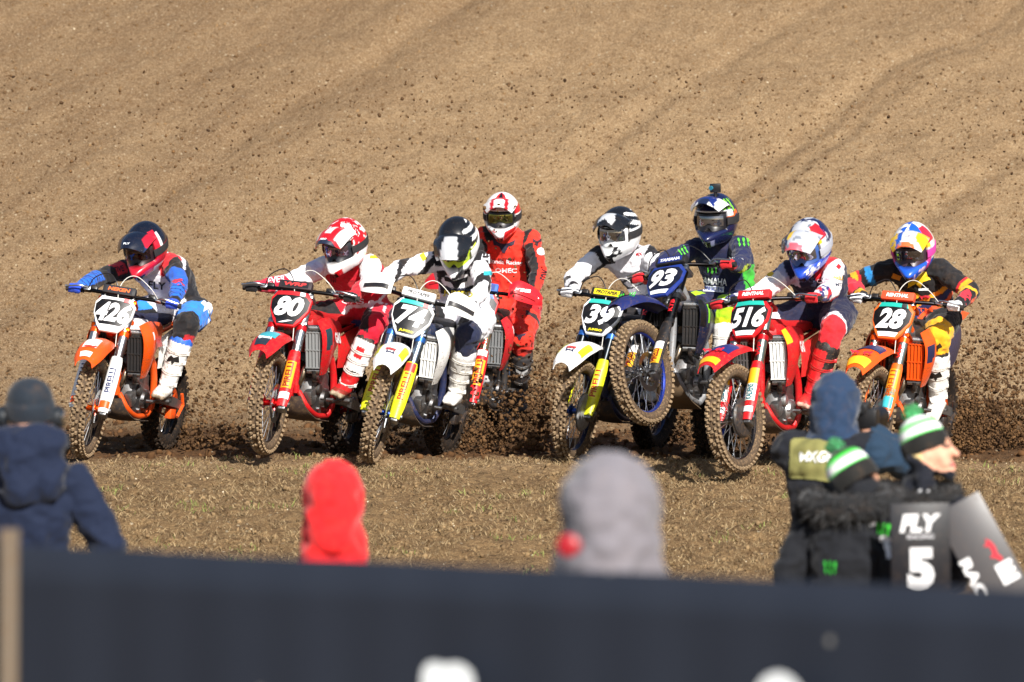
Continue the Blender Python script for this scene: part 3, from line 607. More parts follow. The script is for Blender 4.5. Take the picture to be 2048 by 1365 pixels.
    m = MB(); m.rbox((.90, .075, .40), (.09, .06, .10), rot((0, 1, 0), .4), 0, .4); m.rbox((.86, .088, .52), (.07, .035, .05), None, 0, .4); m.build('starter_housing', metal('#8f9193', .45, .4), eng)
    m = MB(); m.tube(cr([V3(.88, 0, .62), V3(.99, -.03, .60), V3(1.0, -.12, .52), V3(.9, -.17, .47), V3(.7, -.165, .58), V3(.45, -.15, .72)], 26), .021, 12); m.build('exhaust_pipe', metal('#7d7468', .35, .25), root)
    m = MB(); m.tube([V3(.45, -.15, .72), V3(.4, -.15, .74), V3(.05, -.15, .84), V3(-.02, -.15, .855)], [.03, .055, .058, .045], 16); m.build('silencer', metal('#8e8f92', .35, .2), root)
    m = MB(); m.patch([[V3(1.0, -.045, .40), V3(1.01, 0, .39), V3(1.0, .045, .40)], [V3(.965, -.085, .31), V3(.97, 0, .30), V3(.965, .085, .31)], [V3(.86, -.115, .25), V3(.86, 0, .24), V3(.86, .115, .25)], [V3(.6, -.11, .235), V3(.6, 0, .23), V3(.6, .11, .235)]], 12, 8, .006); m.build('skid_plate', pm(sp.get('skid', '#26262a'), .6, 0, .8, .3, mud='#7a6146', dscale=18.), root)
    # swingarm, chain, shock, pegs
    for sd in (1, -1):
        m = MB(); q = [V3(.57, sd * .085, .40), V3(.35, sd * .10, .39), V3(.02, sd * .105, .335), V3(-.06, sd * .105, .335)]; rr_ = [(.03, .04), (.018, .04), (.016, .03), (.016, .025)]
        m.loft([[p + V3(0, a * w_, b * h_) for a, b in ((-1, -1), (1, -1), (1, 1), (-1, 1))] for p, (w_, h_) in zip(q, rr_)]); m.build('swingarm', metal('#a2a4a6', .45, .35), root)
        m = MB(); m.rbox((.57, sd * .20, .385), (.055, .095, .016), None, 0, .3); m.tube([V3(.57, sd * .12, .37), V3(.57, sd * .17, .383)], .013, 8)
        for k in range(4): m.box((.55 + .0135 * k, sd * .2, .397), (.004, .09, .012))
        m.build('foot_peg', metal('#6f7072', .5, .5), root)
    m = MB()
    for sgn in (1, -1): m.tube([V3(.62, .055, .40 + sgn * .03), V3(.0, .055, .335 + sgn * .108)], .007, 6)
    m.build('chain', metal('#3f3a34', .5, .5), root)
    m = MB(); m.tube([V3(.02, .13, .41), V3(-.02, .13, .33), V3(.08, .13, .25)], .012, 6); m.rbox((.1, .085, .27), (.1, .05, .07), None, 0, .3); m.build('chain_guide', plastic(sp.get('guide', '#232326'), .3), root)
    m = MB(); m.tube([V3(.45, 0, .75), V3(.5, 0, .42)], .022, 12, 0)
    for k in range(8): m.tube([V3(.455 + .006 * k + .035 * math.cos(a), .035 * math.sin(a), .72 - .035 * k - .035 * a / 6.28) for a in np.linspace(0, 6.28, 13)], .006, 6, 1)
    m.build('shock', [metal('#b0b2b5', .3, .3), plastic(sp.get('spring', '#d8d8d8'), .2)], root)
    m = MB(); m.tube(cr([V3(.64, .13, .36), V3(.7, .16, .37), V3(.78, .165, .385)], 6), .008, 8); m.tube([V3(.78, .15, .385), V3(.78, .2, .385)], .012, 8); m.build('shift_lever', metal('#8a8b8d', .4, .4), root)
    B = dict(root=root, R=Rw, o=V3(X, Y, sp.get('z', 0.)), yaw=yaw, st=ST, sd=SD)
    B['w'] = lambda p: B['o'] + Rw @ np.asarray(p, float)
    B['ws'] = lambda p: B['o'] + Rw @ ST(p)
    B['ds'] = lambda d: Rw @ SD(d); B['d'] = lambda d: Rw @ np.asarray(d, float)
    return B
# ------------------------------------------------------------------ people
def remesh(mb, voxel, smooth=4):
    me = mb.mesh('body', []); ob = bpy.data.objects.new('body', me); COL.objects.link(ob)
    md = ob.modifiers.new('r', 'REMESH'); md.mode = 'VOXEL'; md.voxel_size = voxel
    if smooth: ms = ob.modifiers.new('s', 'SMOOTH'); ms.factor = .5; ms.iterations = smooth
    dg = bpy.context.evaluated_depsgraph_get(); out = bpy.data.meshes.new_from_object(ob.evaluated_get(dg))
    bpy.data.objects.remove(ob); bpy.data.meshes.remove(me); out.polygons.foreach_set('use_smooth', [True] * len(out.polygons)); return out
def coords(me):
    v = np.empty(len(me.vertices) * 3, np.float32); me.vertices.foreach_get('co', v); n = np.empty(len(me.vertices) * 3, np.float32); me.vertices.foreach_get('normal', n); return v.reshape(-1, 3).astype(float), n.reshape(-1, 3).astype(float)
def ik(a, b, l1, l2, pole):
    d = b - a; L = np.linalg.norm(d)
    if L > (l1 + l2) * .985: k = L / ((l1 + l2) * .985); l1 *= k; l2 *= k
    x = (L * L + l1 * l1 - l2 * l2) / (2 * L); h = math.sqrt(max(l1 * l1 - x * x, 0)); u = d / L; q = pole - a; q = nrm(q - u * q.dot(u)); return a + u * x + q * h
def folds(v, n, amp, k=1.):
    r = 1 - np.abs(2 * fbm(v * np.array([11., 11., 17.]) * k + 3, 2) - 1); r2 = 1 - np.abs(2 * fbm(v * np.array([26., 26., 32.]) * k + 8, 2) - 1)
    return v + n * ((r - .72) * amp + (r2 - .72) * amp * .45)[:, None]
TORSO = ((-.2, .09, .08), (-.1, .14, .11), (0, .158, .12), (.25, .148, .112), (.5, .16, .12), (.75, .182, .128), (.92, .165, .10), (1.03, .085, .072))
def torso(mb, J, bulk=1., hunch=.05):
    lh, ls = nrm(J['hipL'] - J['hipR']), nrm(J['shL'] - J['shR']); a, b = J['pelvis'], J['neck']; sp = b - a; fr = nrm(np.cross(nrm(lh + ls), sp)); secs = []
    for t, w, d in TORSO:
        lat = nrm(lh * (1 - np.clip(t, 0, 1)) + ls * np.clip(t, 0, 1)); c = a + sp * t - fr * hunch * math.sin(math.pi * min(max(t, 0), 1)); f = nrm(np.cross(lat, sp))
        k = bulk if t < .95 else 1
        secs.append([c + lat * w * k * math.cos(q) + f * d * k * math.sin(q) for q in (2 * math.pi * i / 20 for i in range(20))])
    mb.loft(secs); return fr, nrm(lh + ls)
def fist(mb, g, out, fw, up, wrist, r=.0115):
    """a gloved hand closed round a bar: palm, four fingers of different length curled over it, thumb below"""
    mb.capsule(wrist, .030, g - fw * .02 + up * .022, .030); mb.capsule(g - fw * .022 + up * .018 - out * .03, .021, g - fw * .022 + up * .018 + out * .03, .019)
    for k, (off, ln) in enumerate(((-.034, .95), (-.0115, 1.08), (.0115, 1.02), (.034, .85))):
        c = g + out * off; a = c - fw * .012 + up * .03; b = c + fw * .026 * ln + up * .022 * ln; d = c + fw * .03 * ln - up * .012 * ln; e = c + fw * .004 - up * .028
        mb.capsule(a, r * 1.1, b, r, 8); mb.capsule(b, r, d, r * .95, 8); mb.capsule(d, r * .95, e, r * .85, 8)
    b = g - out * .045 - fw * .012; mb.capsule(wrist - out * .02 + (g - wrist) * .3, .016, b + up * .004, .013, 8); mb.capsule(b + up * .004, .013, g - out * .04 + fw * .022 - up * .012, .0105, 8)
def body_segments(J):
    S_ = [('torso', J['pelvis'], J['neck'], .15, 0), ('head', J['neck'], J['head'], .09, 0)]
    for s, k in (('L', 1), ('R', -1)):
        S_ += [('ua' + s, J['sh' + s], J['el' + s], .056, k), ('fa' + s, J['el' + s], J['wr' + s], .046, k), ('ha' + s, J['wr' + s], J['ha' + s], .04, k), ('th' + s, J['hip' + s], J['kn' + s], .088, k), ('sn' + s, J['kn' + s], J['an' + s], .06, k)]
    return S_
def paint(v, J, fr, lat, rules, base):
    segs = body_segments(J); best = np.full(len(v), 1e9); bi = np.zeros(len(v), int); T = np.zeros(len(v)); OO = np.zeros(len(v)); FF = np.zeros(len(v)); ZZ = np.zeros(len(v))
    for i, (nm, a, b, r, k) in enumerate(segs):
        d = b - a; t = ((v - a) @ d) / d.dot(d); tc = np.clip(t, 0, 1); q = v - (a + tc[:, None] * d); dist = np.linalg.norm(q, axis=1) - r
        if nm == 'torso': dist = dist - .02
        m = dist < best; best[m] = dist[m]; bi[m] = i; T[m] = t[m]; rr = r
        OO[m] = (q[m] @ lat) * (k or 1) / rr; FF[m] = (q[m] @ fr) / rr; ZZ[m] = q[m][:, 2] / rr
    n = fbm(v * 13 + 1, 2) - .5; n2 = vnoise(v * 40 + 5) - .5
    c = np.tile(np.array(lin(base)), (len(v), 1)); names = [s[0] for s in segs]
    env = dict(t=T + n * .06, o=OO + n * .1, f=FF + n * .1, z=ZZ, n=n, n2=n2, np=np, abs=np.abs, sin=np.sin, X=v[:, 0], Z=v[:, 2])
    for bones, cond, col in rules:
        m = np.zeros(len(v), bool)
        for b in bones.split():
            for i, nm in enumerate(names):
                if nm == b or nm[:-1] == b: m |= bi == i
        if cond: m &= np.asarray(eval(cond, env), bool)
        c[m] = lin(col)
    return c, bi, names
def orient(yaw, pitch, roll):
    """axes of a head: x where it looks, y its left, z its crown; yaw towards the image's left, pitch down"""
    f = V3(-math.sin(yaw) * math.cos(pitch), -math.cos(yaw) * math.cos(pitch), -math.sin(pitch)); l = nrm(np.cross((0, 0, 1), f)); u = np.cross(f, l); R = np.stack([f, l, u], 1); return R @ rot((1, 0, 0), roll)

def helmet(parent, c, R, sp, scale=1.08):
    xf = lambda p: c + R @ (np.asarray(p, float) * np.array([scale, scale, scale * 1.07]))
    na, ne = 112, 72; A = np.linspace(-math.pi, math.pi, na, endpoint=False); E = np.linspace(-1.35, 1.5, ne); AA, EE = np.meshgrid(A, E)
    def shell(AA, EE, port=True):
        d = np.stack([np.cos(EE) * np.cos(AA), np.cos(EE) * np.sin(AA), np.sin(EE)], -1); p = d * np.array([.152, .124, .138])
        p[..., 0] -= .012 * (EE > 0) * np.sin(EE) ** 2
        ch = np.exp(-(AA / .75) ** 2) * sstep(-.12, -.5, EE) * sstep(-1.35, -.85, EE); p[..., 0] += .08 * ch; p[..., 2] -= .024 * ch; p[..., 1] *= 1 - .22 * ch
        p[..., 2] = np.maximum(p[..., 2], -.128 - .02 * np.exp(-(AA / .8) ** 2))
        if port:
            m = sstep(1.02, .93, np.abs(AA)) * sstep(-.36, -.30, EE) * sstep(.40, .34, EE); p[..., :] *= (1 - .17 * m)[..., None]
            v_ = sstep(.30, .2, np.abs(AA)) * sstep(-.95, -.85, EE) * sstep(-.55, -.65, EE); p[..., 0] -= .012 * v_
        ridge = np.exp(-((np.abs(AA) - 2.2) / .5) ** 2) * np.exp(-((EE - .25) / .2) ** 2); p *= (1 + .03 * ridge)[..., None]
        return p
    P = shell(AA, EE); q = P.reshape(-1, 3); mb = MB(); f = []
    for i in range(ne - 1):
        for j in range(na): f.append((i * na + j, i * na + (j + 1) % na, (i + 1) * na + (j + 1) % na, (i + 1) * na + j))
    f.append(tuple((ne - 1) * na + j for j in range(na))); f.append(tuple(range(na - 1, -1, -1))); mb.add([xf(p) for p in q], f)
    x, y, z = q.T; az, el = AA.ravel(), EE.ravel(); n = fbm(q * 22 + sp.get('seed', 0), 2) - .5; n2 = vnoise(q * 55 + sp.get('seed', 0)) - .5
    env = dict(x=x, y=y, z=z, az=az, el=el, n=n, n2=n2, np=np, abs=np.abs, sin=np.sin); col = np.tile(np.array(lin(sp['base'])), (len(q), 1))
    for cond, cc in sp['rules']: col[np.asarray(eval(cond, env), bool)] = lin(cc)
    pt = (np.abs(az) < .98) & (el > -.34) & (el < .38); col[pt] = lin('#101012')
    mesh_ = (np.abs(az) < .26) & (el > -.93) & (el < -.6); col[mesh_] = lin(sp.get('vent', '#18181a'))
    H_ = mb.build('helmet', SHELL_V, parent, 50, col)
    # goggles: frame, lens, strap
    def band(a0, a1, e0, e1, k, th, nu=9, nv=25, nose=0.):
        rows = []
        for e in np.linspace(e0, e1, nu):
            aa = np.linspace(a0, a1, nv); ee = np.full(nv, e)
            if nose: ee = np.where(e < (e0 + e1) / 2, e + nose * np.exp(-(aa / .17) ** 2) * (1 - (e - e0) / (e1 - e0) * 2), e)
            rows.append(shell(aa[None], ee[None], False)[0] * k)
        return rows
    mb = MB(); mb.patch(band(-.93, .93, -.31, .33, .915, .0, nose=.1), 12, 30, -.012); mb.xf(xf); gg = mb.build('goggles', plastic(sp.get('goggle', '#1b1b1e'), .05), H_)
    mb = MB(); mb.patch(band(-.74, .74, -.17, .24, .945, .0, nose=.12), 12, 30, -.006); mb.xf(xf); mb.build('lens', pm(sp.get('lens', '#23242a'), .07, .9, .0, .8), H_)
    for sd in (1, -1):
        mb = MB(); mb.patch(band(sd * .9, sd * 2.6, -.13, .15, 1.012, 0, nu=5), 6, 20, .004 * 1); mb.xf(xf); mb.build('goggle_strap', pm(sp.get('strap', '#222225'), .8, 0, .1), H_)
    # peak
    pk = sp.get('peak', 0.); rows = []
    for t_, w_, zz in ((0, .104, .118), (.3, .112, .131), (.6, .108, .128), (.85, .096, .112), (1., .082, .098)):
        xx = .045 + .20 * t_; rows.append([V3(xx - .05 * k * k * (1 if t_ > .5 else .6), w_ * k, zz + pk * t_ - .052 * k * k - (.012 if abs(k) < .2 else 0) * 0) for k in (-1, -.66, -.3, 0, .3, .66, 1)])
    mb = MB(); G = mb.patch(rows, 18, 25, .005); pv = np.array(mb.v); mb.xf(xf)
    x, y, z = pv.T; u = (x - .045) / .2; env = dict(u=u, y=y, x=x, z=z, n=fbm(pv * 24 + 3, 2) - .5, abs=np.abs, np=np, sin=np.sin); col = np.tile(np.array(lin(sp['peak_base'])), (len(pv), 1))
    for cond, cc in sp.get('peak_rules', []): col[np.asarray(eval(cond, env), bool)] = lin(cc)
    mb.build('peak', SHELL_V, H_, 50, col)
    if sp.get('peak_text'):
        s, cc, w_ = sp['peak_text']; text('lettering', s, xf((.215, 0, .108 + pk * .85)), R @ V3(0, 1, 0), R @ V3(-.75, 0, .6), w_, w_ * .28, ink(cc), H_, .1, .04, .012)
    if sp.get('gopro'):
        mb = MB(); mb.rbox(V3(.05, .02, .172), (.03, .062, .046), rot((0, 0, 1), .25), 0, .25); mb.tube([V3(.05, .02, .125), V3(.05, .02, .155)], .01, 8); mb.lathe([(.001, .03), (.012, .03), (.014, .012)], (.045, .005, .175), (1, -.2, 0), 14, 1); mb.xf(xf); mb.build('action_camera', [plastic('#15171a', .02), pm('#2a6f86', .1, 0, 0)], H_)
    return H_
def boot(parent, ank, shin, toe, sp, left):
    shin = nrm(shin); side = nrm(np.cross(shin, toe)); tz = nrm(toe); mb = MB(); heel = ank - tz * .055 - shin * .062; tip = ank + tz * .20 - shin * .075
    mb.capsule(ank, .060, ank + shin * .26, .082); mb.capsule(ank + shin * .26, .082, ank + shin * .285, .085); mb.capsule(heel + shin * .03, .047, heel + shin * .01 + tz * .05, .047); mb.capsule(ank - shin * .03 + tz * .02, .052, tip - tz * .03, .036)
    for s in (-1, 1): mb.capsule(ank - shin * .05 + tz * .03 + side * .016 * s, .04, tip - tz * .035 + side * .022 * s, .03)
    mb.capsule(ank + tz * .045 + shin * .05, .03, ank + tz * .035 + shin * .24, .036)      # shin plate
    for s in (-1, 1): mb.capsule(heel - shin * .028 + side * .03 * s, .018, tip - shin * .012 + side * .03 * s, .018)
    me = remesh(mb, .008, 3); v, n = coords(me); a = (v - ank) @ shin; b = (v - ank) @ tz; c = (v - ank) @ side; nz = fbm(v * 18, 2) - .5
    env = dict(a=a + nz * .01, b=b, c=c * (1 if left else -1), n=nz, abs=np.abs); col = np.tile(np.array(lin(sp['base'])), (len(v), 1))
    for cond, cc in sp['rules']: col[np.asarray(eval(cond, env), bool)] = lin(cc)
    col[a < -.088] = lin(sp.get('sole', '#3a342e')); setcol(me, col); me.materials.clear(); me.materials.append(BOOT_V); o = link('boot', me, parent)
    bv = BVHTree.FromPolygons([tuple(p) for p in v], [tuple(p.vertices) for p in me.polygons])
    for h in (.0, .085, .165, .235):
        mb = MB(); ps = []
        for q in np.linspace(-1.9, 1.9, 14):
            d = tz * math.cos(q) + side * math.sin(q); hit = bv.ray_cast(Vector(ank + shin * (h - .02 * math.cos(q)) + d * .3), Vector(-d), .35); ps.append(np.array(hit[0]) if hit[0] is not None else ank + shin * h + d * .06)
        for w_ in (-.006, .006): mb.tube([p + shin * w_ for p in ps], .0055, 6)
        mb.rbox(ps[11 if left else 2], (.026, .026, .026), None, 0, .4); mb.build('buckle_strap', plastic(sp.get('strap', '#202022'), .3), o)
    if sp.get('mark') is not None: poly('emblem', sp['mark'][0], ank + shin * .17 + tz * .10, side, shin, .085, .075, ink(sp['mark'][1]), o, .006, bvh=bv)
    return o
def rider(sp, B):
    yw = B['yaw']; root = empty('person', tuple(B['o'])); tag(root, sp['label'], 'person', 'riders racing off the start'); O = B['o']; J = {}
    locY = lambda x, y=0., z=1.3: float(B['w']((x, y, z))[1])
    Yn = locY(sp.get('neckx', .36)); ty = sp.get('torso_yaw', yw)
    J['shR'] = at(*sp['shR'], Yn + .18 * math.sin(ty)); J['shL'] = at(*sp['shL'], Yn - .18 * math.sin(ty)); mid = (J['shL'] + J['shR']) / 2
    lat = nrm(J['shL'] - J['shR'])
    for s, k in (('L', 1), ('R', -1)): J['sh' + s] = J['sh' + s] - lat * k * .035 - V3(0, 0, .035)
    pel = B['w'](sp.get('pelvis', (.22, .02, 1.02))); J['head'] = at(*sp['head'], locY(sp.get('headx', .55)))
    J['neck'] = mid + nrm(mid - pel) * .01; J['pelvis'] = pel; lh = B['d'](V3(0, 1, 0)); J['hipL'], J['hipR'] = pel + lh * .095, pel - lh * .095
    fwd, up = B['d'](V3(1, 0, 0)), B['d'](V3(0, 0, 1))
    for s, k in (('L', 1), ('R', -1)):
        g = B['ws'](S(.8945, -.078, k * .345)); out = nrm(B['ds'](V3(-.06, k, 0))); fw = nrm(B['ds'](FWF) - V3(0, 0, .1)); upv = nrm(np.cross(out, fw) * k)
        if upv[2] < 0: upv = -upv
        wr = g - fw * .085 + upv * .045 - out * .01; J['ha' + s] = g; J['wr' + s] = wr
        el = sp['el' + s]; pole = at(*el[:2], (J['sh' + s][1] + wr[1]) / 2 + (el[2] if len(el) > 2 else 0.)); J['el' + s] = ik(J['sh' + s], wr, .29, .265, pole); J['_' + s] = (g, out, fw, upv, wr)
        ft = sp.get('foot' + s)
        if ft: ank = at(ft[0], ft[1], locY(ft[2], k * .22, .5)); toe = nrm(np.array(ft[3]))
        else: ank = B['w'](V3(.515, k * .20, .512)); toe = nrm(B['d'](V3(1, k * .12, -.05)))
        kn = sp.get('kn' + s); pole = at(kn[0], kn[1], locY(kn[2], k * .25, .9)) if kn else B['w'](V3(1.0, k * sp.get('kneeout', .55), .9))
        J['an' + s] = ank; J['kn' + s] = ik(J['hip' + s], ank, .43, .43, pole); J['toe' + s] = toe
    mb = MB(); fr, lat2 = torso(mb, J, sp.get('bulk', 1.14))
    mb.capsule(J['neck'] - nrm(J['neck'] - pel) * .03, .06, J['head'] * .6 + J['neck'] * .4, .055); mb.ell(J['head'], (.085, .09, .1))
    for s, k in (('L', 1), ('R', -1)):
        sh, el, wr, hip, kn, an = (J[q + s] for q in ('sh', 'el', 'wr', 'hip', 'kn', 'an'))
        mb.capsule(J['neck'] - nrm(J['neck'] - pel) * .07 + lat * k * .08, .075, sh, .072); mb.capsule(sh, .07, sh + (el - sh) * .55, .066); mb.capsule(sh + (el - sh) * .5, .066, el, .056); mb.capsule(el, .057, el + (wr - el) * .4, .056); mb.capsule(el + (wr - el) * .4, .056, wr, .034)
        fist(mb, *J['_' + s])
        mb.capsule(hip, .122, hip + (kn - hip) * .5, .108); mb.capsule(hip + (kn - hip) * .5, .108, kn, .086); mb.capsule(kn, .088, kn + (an - kn) * .22, .078); mb.capsule(kn + (an - kn) * .22, .076, kn + (an - kn) * .42, .056); mb.capsule(kn + (an - kn) * .4, .056, an, .04)
    mb.xf(lambda p: p - O); me = remesh(mb, .0094, 3); v, n = coords(me); J0 = {k: q - O for k, q in J.items() if k[0] != '_'}
    col, bi, names = paint(v, J0, fr, lat2, sp['rules'], sp['base']); soft = np.array([0 if nm[:2] in ('ha', 'he') else 1. for nm in names])[bi]
    v2 = folds(v, n, .026) * soft[:, None] + v * (1 - soft[:, None]); me.vertices.foreach_set('co', v2.astype(np.float32).ravel()); setcol(me, col); me.materials.clear(); me.materials.append(CLOTH_V); me.update()
    bd = link('body', me, root); bvh = BVHTree.FromPolygons([tuple(p) for p in v2], [tuple(p.vertices) for p in me.polygons])
    for s, k in (('L', 1), ('R', -1)):
        o = boot(root, J['an' + s] - O, J['kn' + s] - J['an' + s], J['toe' + s], sp['boot'], k == 1)
    hy, hp, hr = (math.radians(a) for a in sp['look']); helmet(root, J['head'] - O, orient(hy, hp, hr), sp['helmet'], sp.get('hs', 1.18))
    for it in sp.get('prints', []):
        shp, px, py, wpx, hpx, cc = it[:6]; a = math.radians(it[6]) if len(it) > 6 else 0.; q = at(px, py, Yn - .35) - O; m_ = wpx / 300., hpx / 300.; U, W = V3(math.cos(a), 0, math.sin(a)), V3(-math.sin(a), 0, math.cos(a))
        cl = pm(cc, .75, 0, .06)
        if isinstance(shp, str): text('lettering', shp, q, U, W, m_[0], m_[1], cl, bd, .0, .02, .004 + .0015 * sp.get('_k', 0), bvh=bvh)
        else: poly('emblem', shp, q, U, W, m_[0], m_[1], cl, bd, .004 if shp is RECT else .006, bvh=bvh, cut=.12)
    return J
